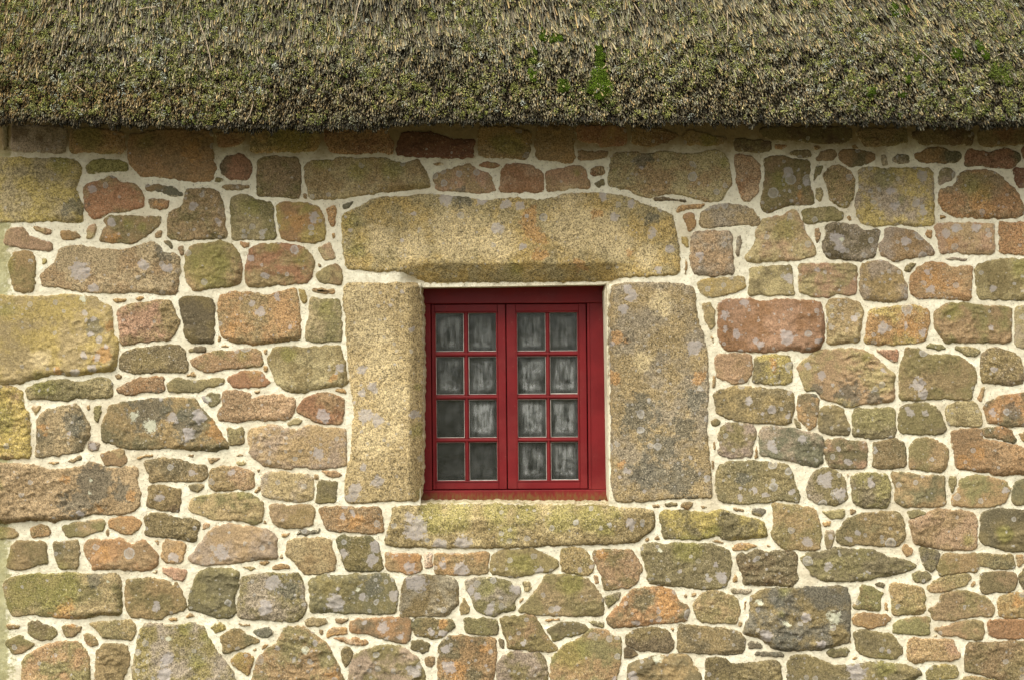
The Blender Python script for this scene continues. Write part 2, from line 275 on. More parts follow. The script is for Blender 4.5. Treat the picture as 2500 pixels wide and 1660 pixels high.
# ------------------------------------------------------------------ survey of the wall, stone by stone
# each block: origin of a sheet in survey pixels; coordinates on a sheet are 3.689 per survey pixel
# each line: two tint letters, algae 0-9, lichen 0-9 : outline
SURVEY = '''
@ 0 300
wd12: 115 50 150 35 400 35 560 50 600 90 590 200 575 270 300 262 115 245
ng50: 25 30 75 30 70 240 30 245 20 150
no40: 645 60 900 60 1080 85 1120 120 1125 260 1000 275 800 262 640 265
on20: 1165 130 1300 95 1500 70 1890 70 1915 140 1920 330 1940 420 1900 520 1700 525 1500 490 1300 480 1230 430 1165 350
yt20: -60 318 0 318 400 325 660 335 710 380 735 430 705 520 680 600 700 660 735 740 740 870 680 900 520 885 300 890 0 892 -60 892
gg90: 795 400 850 350 950 335 1070 345 1140 380 1130 430 990 440 810 445
rn22: 765 590 850 540 940 520 1000 490 1090 540 1210 560 1280 650 1285 750 1200 780 1110 800 960 820 890 858 820 845 775 750
sn22: 1320 560 1440 560 1570 590 1650 640 1650 665 1560 660 1440 625 1315 610
on00: 1330 690 1420 685 1530 700 1510 770 1440 792 1370 775
rd00: 2000 370 2060 310 2160 290 2240 340 2270 410 2250 480 2210 515 2060 500 2000 440
nw00: 1995 580 2060 560 2180 560 2255 578 2180 600 2060 605
rn00: 1950 110 2000 95 2190 95 2200 140 2160 190 2000 220 1970 200
gs20: 1920 545 1950 490 2020 515 1985 550
ng26: 1690 610 1760 600 1900 600 1970 640 2010 740 2020 850 2030 1030 1850 1040 1640 1060 1530 1030 1510 940 1530 820 1640 750
pn10: 45 1080 60 1000 110 955 210 955 260 1020 340 1050 460 1090 460 1150 360 1145 120 1110
nn00: 300 940 360 940 470 970 460 1010 400 1000 330 975
no00: 540 980 600 970 690 985 735 1040 640 1055 570 1060
tp10: 790 940 860 910 865 960 830 1050 780 1040
ng33: 950 870 1000 845 1200 850 1340 850 1430 860 1420 920 1340 990 1210 1080 1060 1080 905 1065 930 980 960 930
nt00: 1400 1010 1430 970 1460 980 1455 1040 1400 1030
nk00: 1480 1060 1520 1055 1560 1100 1550 1140 1490 1100
pt00: 1610 1110 1650 1110 1660 1190 1630 1205 1605 1150
tn12: 545 1150 620 1115 750 1115 900 1140 1100 1145 1250 1110 1370 1080 1440 1120 1480 1170 1570 1190 1610 1230 1605 1390 1600 1500 1560 1545 1450 1548 1300 1530 1180 1530 1000 1530 850 1530 700 1510 560 1480 400 1470 370 1380 440 1310 500 1240
gn40: 1690 1180 1740 1110 1850 1095 1990 1070 2090 1110 2140 1170 2180 1300 2150 1440 2060 1470 1900 1490 1760 1510 1690 1430 1670 1300
on00: 2160 1070 2250 1075 2250 1120 2200 1125 2160 1100
ng20: 130 1185 230 1165 290 1180 315 1230 310 1400 300 1510 220 1525 140 1510 110 1420 85 1270
ty00: 370 1220 420 1215 430 1260 390 1285
@ 600 300
on40: 55 80 120 40 300 50 640 55 660 90 665 180 620 250 400 262 60 262 50 180
gt34: -133 760 -105 670 -20 655 100 700 230 730 245 850 270 1020 230 1045 60 1045 -100 1045 -125 950
nr32: 20 1220 40 1150 130 1100 300 1095 450 1110 540 1140 600 1210 610 1270 580 1400 530 1445 350 1455 50 1480 15 1430 0 1330
or00: 715 90 800 45 1255 50 1290 130 1330 190 1300 280 1180 265 1000 280 850 275 770 262 730 180
mm00: 1400 110 1500 95 1700 105 1850 150 2040 160 2050 240 2040 310 1900 315 1600 310 1380 290 1370 240
ng10: 115 340 200 315 440 320 480 360 490 500 490 620 460 680 250 665 110 655 110 500
nt30: 540 400 600 350 750 345 850 320 1050 330 1240 325 1340 355 1450 370 1550 345 1600 420 1640 500 1645 580 1500 600 1250 625 1000 655 860 675 600 680 560 600 545 500
np13: 1700 470 1850 420 2000 380 2080 420 2190 480 2240 580 2245 610 2160 635 2000 625 1720 600 1705 540
rn00: 1680 370 1740 360 1815 375 1750 392 1700 385
rn00: 2095 385 2150 360 2240 365 2300 385 2240 405 2140 405
rr00: 520 640 550 645 550 690 525 685
ss00: 880 740 985 700 930 765 880 785
oy23: 290 740 400 720 550 740 650 765 690 840 715 950 700 1050 600 1080 500 1070 330 1040 300 950 290 860
oo00: 715 770 800 745 812 790 800 930 780 945 745 870
nn00: 770 1000 800 990 810 1030 790 1050
tp10: 640 1125 700 1110 760 1080 790 1160 810 1225 720 1245 680 1200
pp00: 650 1265 680 1290 660 1305
tn30: 640 1370 700 1320 800 1280 850 1310 862 1390 840 1450 720 1445 650 1410
yy00: 465 1490 540 1510 555 1600 520 1640 500 1590
on00: 590 1500 680 1490 800 1510 790 1540 620 1530
@ 0 700
yt31: -60 85 100 85 350 95 600 78 850 100 930 160 1005 200 1020 400 1060 500 1055 650 1020 745 900 760 720 795 500 790 300 830 150 865 0 875 -60 875
np21: 1070 220 1200 160 1400 135 1530 130 1580 220 1610 320 1560 430 1500 480 1300 490 1180 515 1105 515 1080 400
kg20: 1620 120 1700 100 1890 110 1925 150 1930 350 1925 500 1750 500 1680 450 1655 320 1630 220
no00: 1010 110 1140 115 1120 140 1040 145
gg10: 1210 105 1290 90 1320 110 1240 130
nn00: 1960 490 1975 440 1995 470 1990 490
kg21: 1085 660 1130 590 1250 560 1400 540 1590 530 1660 580 1680 650 1685 765 1500 765 1300 770 1200 775 1100 740
po00: 1030 800 1070 785 1100 810 1060 835
no00: 1680 800 1750 755 1760 800 1700 805
gk40: 1525 870 1600 830 1750 850 1900 830 2005 830 2005 870 1850 910 1750 945 1600 940 1525 940
on00: 1065 920 1150 870 1250 825 1400 815 1470 830 1470 930 1400 950 1280 945 1190 970 1080 950
gt41: 245 920 400 860 550 840 740 855 850 825 960 830 1005 870 1005 980 900 1000 700 1000 600 1020 400 1005 260 1000
yn40: -60 880 60 890 150 910 200 960 215 1080 260 1160 265 1350 270 1520 200 1540 0 1545 -60 1545
tk22: 345 1190 430 1110 540 1080 700 1065 750 1150 800 1240 800 1340 760 1440 740 1475 600 1500 340 1535 335 1400
nk14: 1000 1075 1150 1035 1400 1010 1560 1000 1750 1010 1800 1080 1900 1180 1970 1280 2010 1360 2050 1440 1950 1475 1800 1470 1650 1460 1500 1440 1330 1460 1150 1450 1000 1400 930 1380 920 1260 960 1150
dk03: 1820 990 1900 955 1985 965 1980 1020 1950 1060 1900 1085 1830 1030
py00: 290 1080 375 1070 320 1160
no00: 780 1070 805 1060 810 1100 790 1115
gt10: 850 1090 910 1065 905 1150 885 1225 845 1190
wn01: 790 1400 820 1385 900 1410 890 1470 840 1480 790 1460
tn11: 920 1510 1000 1480 1100 1465 1130 1520 1140 1560 1100 1605 960 1600 940 1560
@ 460 700
on12: 285 100 400 55 560 55 700 75 850 45 960 25 990 120 1000 250 1005 450 880 490 740 505 600 515 430 500 330 460 290 380 275 250
tg20: 1110 110 1200 115 1340 125 1370 200 1380 470 1300 490 1150 495 1065 470 1060 400 1090 250
gn31: 35 660 150 610 250 580 400 580 520 560 630 580 670 680 640 710 450 730 300 745 170 765 90 735 40 700
kt00: 0 570 120 530 160 545 150 585 10 590
no00: 285 540 340 520 375 548
or00: 365 830 440 780 560 760 640 770 730 860 680 895 500 905 420 900
gt31: 730 630 780 550 950 545 1100 550 1350 530 1380 600 1410 700 1425 850 1390 890 1200 905 1090 930 960 955 880 920 790 860 750 740
np10: 325 950 450 935 550 960 570 1010 700 980 850 980 950 1010 960 1070 940 1130 880 1190 700 1200 600 1190 450 1215 290 1200 270 1150 310 1050
nr11: 990 1090 1050 1010 1130 970 1240 955 1340 985 1395 1020 1390 1130 1375 1230 1200 1220 1110 1190 1000 1130
gt20: 895 1230 960 1180 1040 1195 1010 1235 910 1250
gn20: 590 935 650 930 640 955 600 965
np00: 680 570 710 560 705 610 685 610
np00: 675 710 710 720 710 770 685 755
nw00: 1320 930 1390 915 1425 960 1380 955
on00: 1110 20 1200 20 1315 35 1300 60 1180 55
gt11: 350 1270 440 1280 490 1260 505 1300 500 1410 440 1430 370 1420 360 1340
tw03: 545 1310 600 1270 750 1245 870 1270 1000 1280 1100 1250 1250 1275 1400 1290 1410 1400 1420 1568 1420 1595 1350 1620 1150 1635 1000 1620 900 1635 700 1605 600 1535 555 1495 560 1480 545 1400
@ 0 1100
gn20: 600 100 640 70 730 40 750 70 660 110
pn10: -60 120 100 120 330 130 450 180 600 160 700 145 830 105 950 150 1050 160 1150 140 1225 150 1240 300 1265 400 1250 480 1200 540 1000 570 850 560 700 600 500 630 300 620 150 640 0 650 -60 650
on00: 1230 70 1290 40 1370 30 1380 45 1280 70
kk00: 430 105 480 95 545 108 480 118
oo00: 1690 40 1750 25 1740 60
nk13: 1305 100 1400 75 1480 65 1640 85 1720 120 1850 140 1860 230 1800 265 1600 270 1500 270 1370 270 1340 200
nd12: 1345 330 1390 310 1500 320 1620 340 1630 400 1610 545 1500 530 1340 500 1340 400
pn00: 1870 60 1980 55 1990 75 1900 120
gn20: -40 680 0 680 100 690 160 740 160 775 50 790 -40 795
og20: 270 710 330 670 430 670 460 730 440 770 300 785
gt23: 580 680 700 650 920 620 940 680 900 720 770 760 600 770 585 720
on10: 995 630 1080 600 1180 595 1265 640 1260 690 1160 750 1050 710 1000 680
gk33: 1310 600 1370 560 1470 570 1580 600 1720 610 1790 650 1780 710 1750 810 1650 795 1500 775 1315 760 1320 690
op00: 1840 650 1910 655 1880 690 1825 715
nn00: 950 740 968 690 985 740 975 775
ng20: 110 860 160 815 400 820 415 920 420 1000 330 1030 200 1065 70 1050 90 950
nk11: 485 840 560 820 700 810 715 950 690 1050 620 1055 540 1055 505 960
on13: 765 850 820 800 950 800 1080 790 1180 835 1290 815 1360 870 1420 940 1410 1030 1300 1080 1150 1070 1000 1060 850 1065 830 1020 780 920
on03: 1470 860 1500 800 1570 815 1660 840 1655 920 1620 1000 1500 1000 1465 960
pn00: 1380 800 1430 800 1430 855
ss00: 1370 1090 1420 1070 1410 1105
np14: 1465 1045 1550 1050 1680 1070 1680 1150 1640 1175 1550 1150 1480 1100
gt50: 40 1180 150 1130 300 1110 600 1105 900 1110 1030 1105 1080 1150 1095 1300 1095 1420 1060 1465 900 1475 730 1505 500 1495 250 1470 130 1480 60 1360
ng22: 1140 1180 1250 1145 1400 1150 1510 1180 1560 1210 1590 1190 1640 1270 1675 1390 1640 1440 1500 1480 1450 1510 1350 1500 1200 1490 1145 1430
@ 460 1100
pn12: 205 190 300 145 420 145 550 175 590 220 590 320 540 340 400 355 280 350 205 320
tg10: 430 90 500 85 520 120 450 140
gn10: 410 50 470 20 500 45 440 55
kt10: 0 305 110 300 145 320 80 365 20 350
gg00: 590 370 640 320 650 350 610 380
ty00: 620 160 650 165 630 205
tw02: 660 260 710 200 850 190 950 210 1050 205 1110 250 1125 330 1110 430 1000 455 850 440 720 420 670 390
gk31: 1180 270 1330 285 1345 330 1320 400 1310 455 1160 460 1165 380
gt00: 1130 210 1170 215 1175 255 1140 255
on00: 1195 180 1320 180 1385 215 1350 238 1250 225
gt31: 15 480 60 420 200 400 330 385 480 380 600 410 660 460 675 530 650 620 580 650 420 620 240 620 130 580 20 535
pn21: 740 490 850 490 900 500 1080 490 1130 530 1125 600 1110 670 950 690 840 685 770 650 745 570
no23: 1185 530 1250 505 1500 510 1720 510 1745 560 1750 650 1745 720 1650 735 1500 725 1350 720 1260 705 1220 640
ss00: 965 755 1010 715 1100 720 1190 700 1180 735 1080 745
ot00: 830 740 920 740 880 780 845 775
no00: 675 650 690 620 705 660
pw12: 5 960 60 900 150 780 230 700 360 660 500 680 720 715 790 780 795 870 790 960 600 980 400 1010 150 1020 60 1005
tn20: 895 830 960 790 1100 790 1200 780 1280 810 1300 900 1325 970 1310 1060 1180 1100 1060 1100 1010 1060 950 990 890 930
gk33: 1335 800 1400 770 1500 780 1640 780 1700 830 1725 930 1735 1060 1600 1080 1430 1070 1400 1000 1375 920
ng00: 480 1045 550 1030 625 1055 560 1075
gk10: 640 1005 720 990 745 1003 680 1030
on00: 750 1060 830 1010 900 1020 920 1060 830 1065
on00: 820 960 840 915 860 960 840 970
gk22: 70 1140 110 1080 230 1060 400 1065 455 1100 450 1210 410 1310 415 1450 350 1500 250 1500 100 1440 5 1410 20 1280
gw34: 480 1150 600 1110 750 1100 900 1110 980 1105 1030 1180 1040 1290 1055 1400 1030 1480 950 1525 800 1530 700 1515 460 1500 450 1350 470 1250
kg35: 1090 1170 1150 1140 1250 1110 1350 1130 1500 1115 1600 1120 1780 1110 1850 1170 1885 1290 1870 1400 1850 1450 1700 1465 1500 1460 1250 1450 1110 1440 1095 1300
no13: 1780 930 1850 925 2080 935 2090 1000 2095 1070 2000 1100 1880 1080 1800 1060
cp00: 2120 920 2200 915 2190 1050 2130 1055
@ 0 1235
no10: 60 1075 110 1050 190 1075 170 1105 80 1105
gk30: 260 1050 320 1035 400 1070 490 1100 515 1150 460 1200 370 1205 270 1150
ng10: 555 1080 620 1060 730 1085 730 1125 660 1170 600 1180 570 1130
gn30: 805 1050 1000 1035 1150 1025 1210 1070 1215 1130 1180 1200 1100 1190 950 1180 870 1110
no11: 745 1160 790 1135 850 1170 890 1245 830 1270 770 1240
ng20: 60 1220 170 1165 220 1200 310 1240 220 1300 120 1325
ng31: 220 1370 380 1270 550 1220 700 1230 790 1340 810 1568 810 1680 200 1680 205 1500
ng20: 870 1320 950 1250 1130 1245 1165 1390 1140 1480 1110 1568 1100 1680 860 1680
gw44: 1260 1150 1310 1065 1440 1060 1600 1070 1720 1055 1830 1090 1870 1180 1950 1310 2080 1480 2120 1568 2140 1680 1205 1680 1210 1400
@ 400 1235
gy10: 415 1090 500 1040 550 1060 560 1100 470 1140
ss01: 810 1120 880 1100 950 1090 990 1130 970 1165 900 1185 850 1170
nk11: 515 1180 560 1140 650 1110 720 1140 860 1210 800 1235 680 1290 580 1315 540 1310
oy10: 615 1410 660 1340 740 1320 800 1370 780 1460 760 1515 700 1480
on00: 40 1015 80 1000 140 1010 120 1035 60 1038
nk00: 190 1000 240 965 290 985 230 1010
gk00: 675 1055 780 1065 780 1080 700 1075
rr00: 880 1295 890 1250 940 1240 940 1265
nd00: 800 1290 830 1275 840 1300 810 1306
gn34: 830 1420 870 1350 950 1280 1010 1230 1060 1170 1100 1090 1250 1090 1330 1140 1420 1200 1500 1290 1560 1420 1610 1568 1610 1680 800 1680 810 1520
gt20: 1265 1030 1350 1000 1460 1010 1480 1050 1400 1080 1290 1080
nk00: 1545 1010 1665 1005 1640 1040 1600 1060 1550 1045
op02: 1470 1140 1500 1100 1650 1090 1650 1150 1570 1150 1475 1180
ok03: 1700 1030 1850 1010 2050 1000 2200 1010 2220 1090 2215 1190 2150 1225 2000 1200 1850 1150 1700 1130 1690 1060
oc00: 1510 1185 1650 1190 1750 1185 1850 1225 1800 1250 1690 1245 1600 1215
on00: 1400 1110 1435 1115 1435 1155 1405 1150
gk20: 1605 1310 1650 1270 1700 1300 1690 1380 1640 1450 1605 1400
gw24: 1680 1460 1730 1340 1830 1290 1950 1255 2100 1260 2200 1310 2290 1370 2340 1500 2360 1680 1660 1680
@ 1000 1235
kg24: 20 1025 150 1015 370 1030 400 1080 370 1110 300 1170 200 1185 60 1150 30 1090
kg21: 15 1210 100 1205 185 1240 180 1310 120 1325 10 1280
nw00: 135 1360 220 1350 225 1420 200 1445 145 1430
ok04: 260 1370 270 1250 340 1190 450 1165 560 1180 760 1195 775 1300 770 1450 745 1568 740 1680 265 1680
kg21: 500 1020 560 1010 770 1030 785 1090 780 1140 680 1160 520 1135 505 1080
gn23: 820 1010 950 990 1100 985 1150 1020 1190 1100 1260 1190 1320 1270 1310 1305 1150 1295 1000 1285 900 1270 860 1180 840 1090
gk33: 1255 1110 1350 1050 1500 1050 1600 1100 1540 1140 1380 1180 1300 1205 1270 1150
gk30: 1600 1035 1700 1025 1750 1050 1740 1085 1660 1080
gn41: 1280 1390 1320 1320 1400 1250 1520 1190 1620 1115 1740 1110 1820 1150 1900 1200 1900 1300 1890 1430 1860 1568 1850 1680 1280 1680 1275 1500
gw23: 795 1430 860 1340 950 1310 1070 1330 1150 1315 1210 1370 1235 1480 1235 1680 795 1680
kw12: 810 1190 850 1210 855 1260 840 1290 810 1270
dn00: 1930 1290 1960 1265 2020 1290 2060 1330 2000 1365 1930 1370
ss00: 1210 1025 1350 1010 1355 1025 1210 1038
og22: 230 450 290 425 500 430 700 420 705 500 700 590 600 610 400 615 240 600
gg52: 740 480 800 410 950 395 1100 385 1200 420 1330 490 1335 540 1250 580 1150 590 1080 620 900 635 745 600
ng31: 1370 400 1450 375 1560 385 1600 430 1660 530 1640 590 1600 615 1500 605 1390 580 1370 500
pg31: 1660 420 1750 395 1950 395 2020 430 2080 560 2050 660 1990 725 1870 735 1760 750 1740 700 1730 620 1690 540
gt20: 1020 680 1080 680 1100 740 1070 770 1030 750
dd00: 980 880 990 840 1040 825 1000 870
gw32: -52 690 -10 640 150 625 300 635 400 660 435 760 430 870 360 950 280 985 100 985 -70 990 -80 880
gw33: 510 680 600 650 750 645 900 680 930 720 990 730 985 790 940 860 940 930 830 950 750 985 650 960 590 900 560 820 515 750
gg50: 455 880 490 825 545 920 530 960 460 985
gn51: 990 930 1100 810 1180 710 1230 630 1400 615 1550 640 1640 690 1720 800 1745 900 1735 970 1650 985 1400 985 1150 970 1000 950
wg13: 1760 820 1900 770 1905 800 1860 850 1790 920 1765 870
np00: 1650 610 1690 620 1705 690 1670 700
@ 1440 1235
ok24: 155 1020 190 960 280 860 340 790 400 750 500 735 640 735 740 760 800 850 885 900 885 960 860 1030 700 1050 550 1060 400 1080 200 1090
ky41: 640 60 700 35 900 45 1050 60 1180 35 1300 70 1540 130 1580 220 1590 270 1480 280 1300 305 1200 290 1150 265 960 295 800 290 660 280 650 180 635 130
kg34: 470 360 550 335 700 340 870 330 1050 345 1180 370 1250 410 1275 520 1250 640 1200 730 1000 740 850 720 700 710 550 690 520 600 490 490
oy10: 1285 365 1350 330 1440 340 1520 355 1400 390 1290 400
kd22: 1320 460 1370 430 1420 440 1500 395 1600 410 1740 400 1850 425 1865 480 1860 600 1870 660 1800 710 1600 705 1400 700 1380 640 1350 560
kg43: 1906 470 1969 425 2109 410 2229 375 2399 390 2549 400 2679 450 2829 480 2919 530 2899 565 2749 605 2549 650 2399 670 2249 680 2119 665 2009 620 1949 540
sg22: 1455 820 1550 760 1650 735 1850 740 2000 725 2290 725 2320 800 2340 900 2340 1150 2320 1220 2150 1270 1950 1290 1700 1290 1550 1200 1400 1140 1400 1080 1440 1000 1450 900
gn31: 940 880 1000 800 1080 765 1200 780 1300 820 1350 920 1340 970 1310 1045 1150 1045 980 1020 950 940
kw02: 1260 745 1340 740 1460 755 1440 780 1380 790 1290 775
kg21: 330 1170 400 1110 560 1095 690 1120 745 1220 740 1280 690 1308 580 1300 440 1290 340 1240
kn22: 790 1150 820 1070 950 1075 1100 1095 1220 1100 1330 1130 1390 1190 1380 1310 1260 1330 1100 1325 900 1310 800 1300
ss00: 1425 1235 1450 1210 1540 1240 1560 1275 1430 1280
ss00: 1480 1335 1510 1305 1750 1315 1750 1360 1600 1350
kn32: 345 1440 430 1400 560 1350 700 1340 870 1340 930 1420 990 1520 1000 1680 360 1680
kg40: 1045 1400 1080 1365 1220 1370 1280 1410 1450 1410 1650 1390 1710 1420 1720 1500 1715 1680 1070 1680
pt00: 845 780 880 790 870 830 850 815
po00: 920 790 960 775 955 805 920 812
pr00: 1300 600 1330 650 1325 680 1295 680
rn00: 1340 1040 1370 1040 1365 1085 1340 1080
pp00: 730 1100 760 1095 750 1130
oo00: 1390 850 1410 850 1400 945 1388 930
on00: 500 300 530 280 535 305 505 325
pp00: 580 300 610 255 635 300
po00: 1590 340 1640 360 1600 365
on00: 1090 310 1140 305 1210 335
sg11: 1445 40 1500 15 1590 30 1580 70 1540 95 1480 75
no00: 1285 20 1390 25 1390 50 1320 40
@ 1860 1235
gn41: 100 0 130 -25 280 -5 420 8 490 60 525 200 525 320 510 380 350 390 200 375 110 300 90 220 110 130
kg43: 235 1450 260 1370 330 1340 430 1350 550 1390 650 1430 800 1430 900 1410 1100 1405 1300 1435 1400 1470 1430 1510 1350 1568 1250 1600 1200 1680 240 1680
gt30: 540 45 620 40 740 30 740 100 620 110 580 80
gw12: 570 220 640 215 655 260 620 380 580 380
gk00: 550 140 620 135 615 180 560 180
gn42: 680 240 720 170 780 120 900 70 1080 55 1220 60 1270 130 1280 280 1210 350 1050 355 900 345 780 350 690 320
gk30: 1315 45 1390 30 1475 65 1340 115
np20: 1335 130 1450 90 1550 35 1680 30 1880 60 1930 110 1935 200 1915 380 1700 390 1560 370 1380 330 1350 230
gk41: 1970 100 2040 40 2150 25 2300 35 2420 40 2480 60 2480 380 2420 395 2250 405 2100 370 1980 320
oo00: 1265 370 1300 350 1360 390 1350 440 1300 450 1270 410
sg10: 1425 390 1480 380 1590 415 1575 520 1530 575 1480 550 1440 470
gn30: 1590 520 1650 430 1800 430 1920 425 1935 500 1930 590 1800 590 1620 615 1595 570
gk60: 1960 430 2100 440 2240 440 2270 560 2100 560 1960 520
no01: 2280 440 2350 435 2361 500 2310 540
gk30: 1350 610 1400 580 1500 590 1525 640 1460 695 1380 685
gn30: 1500 720 1580 670 1720 620 1830 610 1880 650 1820 710 1700 740 1560 775 1495 750
gn31: 1970 610 2100 590 2260 610 2290 680 2250 760 2100 770 1980 775
gk30: 2320 630 2361 560 2420 545 2500 600 2480 700 2420 730 2350 730
nk10: 1010 700 1080 680 1120 710 1100 740 1040 730
ng20: 830 910 880 800 900 715 1000 730 1080 780 1070 830 1050 930 950 930
ng31: 1150 730 1200 690 1330 710 1440 740 1465 800 1460 940 1330 970 1190 965 1170 850
gn31: 1505 930 1600 870 1620 800 1750 765 1900 780 2030 830 2085 920 2050 985 1900 990 1700 1020 1550 1010
on20: 2125 840 2250 790 2420 775 2500 790 2500 990 2420 1000 2250 1000 2140 980
no11: 825 1020 870 970 1000 965 1120 980 1155 1010 1080 1070 980 1095 850 1070
gn30: 1195 1060 1260 1020 1400 1000 1510 1000 1505 1080 1505 1150 1350 1150 1200 1140
gn30: 1560 1105 1650 1080 1800 1035 1980 1040 1990 1110 1980 1190 1850 1190 1750 1160 1650 1170
rr00: 2045 1040 2150 1025 2420 1025 2480 1040 2480 1180 2420 1185 2150 1185 2055 1150
gk32: 840 1150 900 1110 1000 1130 1150 1150 1220 1220 1260 1320 1180 1370 1000 1360 870 1310 850 1220
np10: 1310 1240 1360 1190 1500 1200 1700 1205 1740 1270 1775 1350 1700 1380 1500 1390 1390 1405 1325 1380
ng31: 1835 1440 1860 1250 2000 1230 2200 1215 2420 1215 2520 1230 2520 1568 2200 1568 1980 1520 1840 1480
gy40: 1490 1490 1550 1440 1720 1430 1760 1500 1740 1540 1490 1560
gk40: 575 1320 600 1280 780 1275 795 1310 740 1360 610 1355
gn30: 1810 1550 1950 1540 2120 1580 2200 1680 1800 1680
po00: 800 1370 840 1350 870 1360 830 1385
po00: 1880 700 1910 670 1925 700 1890 735
yt00: 1105 840 1120 870 1140 940 1110 920
rn00: 785 1215 805 1205 800 1240
pn00: 1540 1155 1580 1160 1560 1180
@ 1200 300
on40: -110 60 -50 40 200 45 350 100 350 190 310 325 150 315 -100 305 -115 180
on10: 410 110 440 35 730 35 735 350 600 350 410 325 405 200
or00: 770 40 790 30 1200 35 1200 200 1000 210 930 180 800 160
or01: 1270 100 1290 50 1450 55 1600 80 1670 120 1620 160 1520 190 1400 215 1270 180
on40: 1730 130 1770 75 1900 90 2000 130 2110 140 2060 195 1900 195 1760 195
pn00: 775 255 1050 260 1030 310 930 335 780 335
pr20: 95 430 160 385 260 380 330 385 420 430 460 480 455 610 400 625 90 625 85 540
pn20: 500 460 600 420 800 400 850 460 880 580 720 590 580 615 510 600
rn00: 885 410 1010 385 1020 460 920 485 885 460
gk01: 920 550 1010 500 1020 560 960 590
nt12: 1055 500 1090 300 1160 280 1290 275 1400 290 1570 260 1700 285 1850 280 1980 260 2070 270 2130 350 2150 450 2150 560 2110 620 2060 700 1900 690 1750 660 1600 640 1430 665 1300 640 1230 605 1060 570
sd00: 1450 680 1550 670 1650 690 1770 710 1600 705 1480 705
oo00: 1665 770 1740 745 1930 735 1880 765 1750 780 1670 810
op00: 1730 830 1780 815 1830 820 1835 930 1780 985 1740 900
yg00: 1710 1020 1760 1035 1765 1130 1720 1080
rp00: 1750 1215 1765 1300 1755 1370 1735 1370
@ 1640 300
tw03: 255 850 330 770 450 740 600 750 720 790 785 870 770 920 640 920 480 930 290 945 255 900
pw03: 175 1060 220 990 350 980 500 985 535 1040 545 1200 550 1355 400 1375 220 1360 175 1300
pr10: 570 330 630 300 720 310 780 370 795 480 760 620 700 700 650 690 600 610 590 500
gd50: 560 160 620 150 880 175 890 230 850 260 600 255
gd60: 800 80 850 45 1600 45 1610 130 1540 180 1350 185 1200 170 1000 155 860 135
gn50: 1660 70 2100 50 2110 170 2050 185 1900 210 1740 200
on10: 1300 320 1340 270 1400 240 1470 250 1475 310 1430 350 1310 345
kg12: 1060 280 1110 245 1250 260 1250 310 1150 320
on00: 925 200 1000 195 1050 210 990 250 930 245
nn00: 1270 220 1320 205 1345 230 1300 245
rr00: 1615 215 1650 200 1685 235 1640 240
ok20: 1510 275 1600 250 1820 275 1810 340 1700 385 1600 390 1530 340
kw02: 1885 300 1920 290 1950 390 1900 390
kw05: 1985 320 2030 285 2130 295 2145 360 2040 380 1990 350
ng34: 845 340 900 310 1010 310 1100 340 1230 350 1240 450 1240 560 1265 640 1270 730 1080 745 960 780 880 810 820 790 810 700 830 600 840 450
gk12: 1275 460 1300 400 1365 385 1330 460 1280 530
yt00: 1300 600 1340 585 1365 660 1330 720 1300 680
ng23: 1370 470 1440 400 1520 395 1600 440 1640 540 1630 670 1570 755 1500 745 1430 690 1410 600
yw47: 1690 560 1690 430 1800 410 1900 420 2100 415 2340 420 2350 700 2355 915 2200 925 2000 915 1850 930 1720 900 1665 800 1665 660
gt23: 1185 800 1300 770 1430 770 1530 820 1510 870 1380 880 1220 900
rn00: 1585 850 1605 840 1615 880 1590 880
tp23: 680 1200 740 1110 760 980 830 880 1000 830 1110 795 1160 880 1200 980 1270 1100 1285 1190 1150 1230 950 1250 700 1255
ng11: 1290 960 1320 940 1345 1000 1310 1090 1290 1050
wd01: 590 1030 630 1010 620 1100 600 1210 580 1190
kw06: 1360 1100 1390 1010 1400 930 1480 910 1650 930 1740 970 1860 970 1850 1060 1820 1190 1700 1240 1550 1230 1420 1215 1370 1150
tk13: 705 1400 720 1315 900 1300 1065 1295 1085 1400 1095 1500 1095 1550 900 1550 700 1545
pt23: 1150 1290 1300 1275 1600 1270 1660 1300 1660 1420 1650 1540 1500 1545 1400 1568 1280 1565 1200 1540 1150 1500
nw14: 1705 1300 1780 1260 1900 1255 2000 1290 2070 1360 2110 1480 2110 1590 1950 1610 1750 1590 1700 1520
@ 1860 300
nw15: 1060 1110 1110 1040 1130 960 1250 960 1370 990 1450 1060 1530 1140 1540 1180 1400 1210 1200 1240 1090 1200 1065 1150
no00: 1460 1010 1500 960 1530 970 1525 1050
on15: 1340 1400 1420 1300 1500 1265 1600 1265 1700 1300 1850 1290 1890 1310 1880 1450 1870 1590 1700 1585 1500 1580 1400 1580 1340 1530
gt33: 1930 1300 2100 1240 2420 1230 2520 1260 2520 1590 2420 1600 2200 1590 1960 1580 1935 1500
gg10: 1290 1300 1340 1260 1400 1270 1330 1345 1295 1330
gd60: 1355 110 1420 65 1600 50 1880 55 1890 190 1750 200 1600 185 1450 195 1380 150
rn20: 1950 100 2000 40 2361 35 2420 35 2420 180 2200 200 2000 210 1950 170
ok20: 1400 290 1500 240 1620 230 1680 260 1760 270 1780 310 1740 355 1600 360 1430 350 1395 320
rk10: 1830 300 1880 250 2050 270 2200 245 2310 290 2310 340 2240 400 2100 400 1980 385 1850 390
gw24: 1580 490 1620 415 1700 415 1745 450 1700 520 1600 565 1580 540
on31: 1610 620 1740 560 1780 480 1880 430 2000 430 2100 460 2200 540 2290 620 2340 740 2350 820 2300 850 2000 860 1850 850 1750 850 1640 790 1605 720
mr00: 2265 440 2290 420 2420 420 2480 440 2480 560 2420 570 2310 570
pn00: 1595 820 1660 855 1600 880
pt25: 1565 930 1700 905 1900 910 2080 915 2085 1000 2080 1180 1900 1180 1700 1170 1610 1170 1590 1050
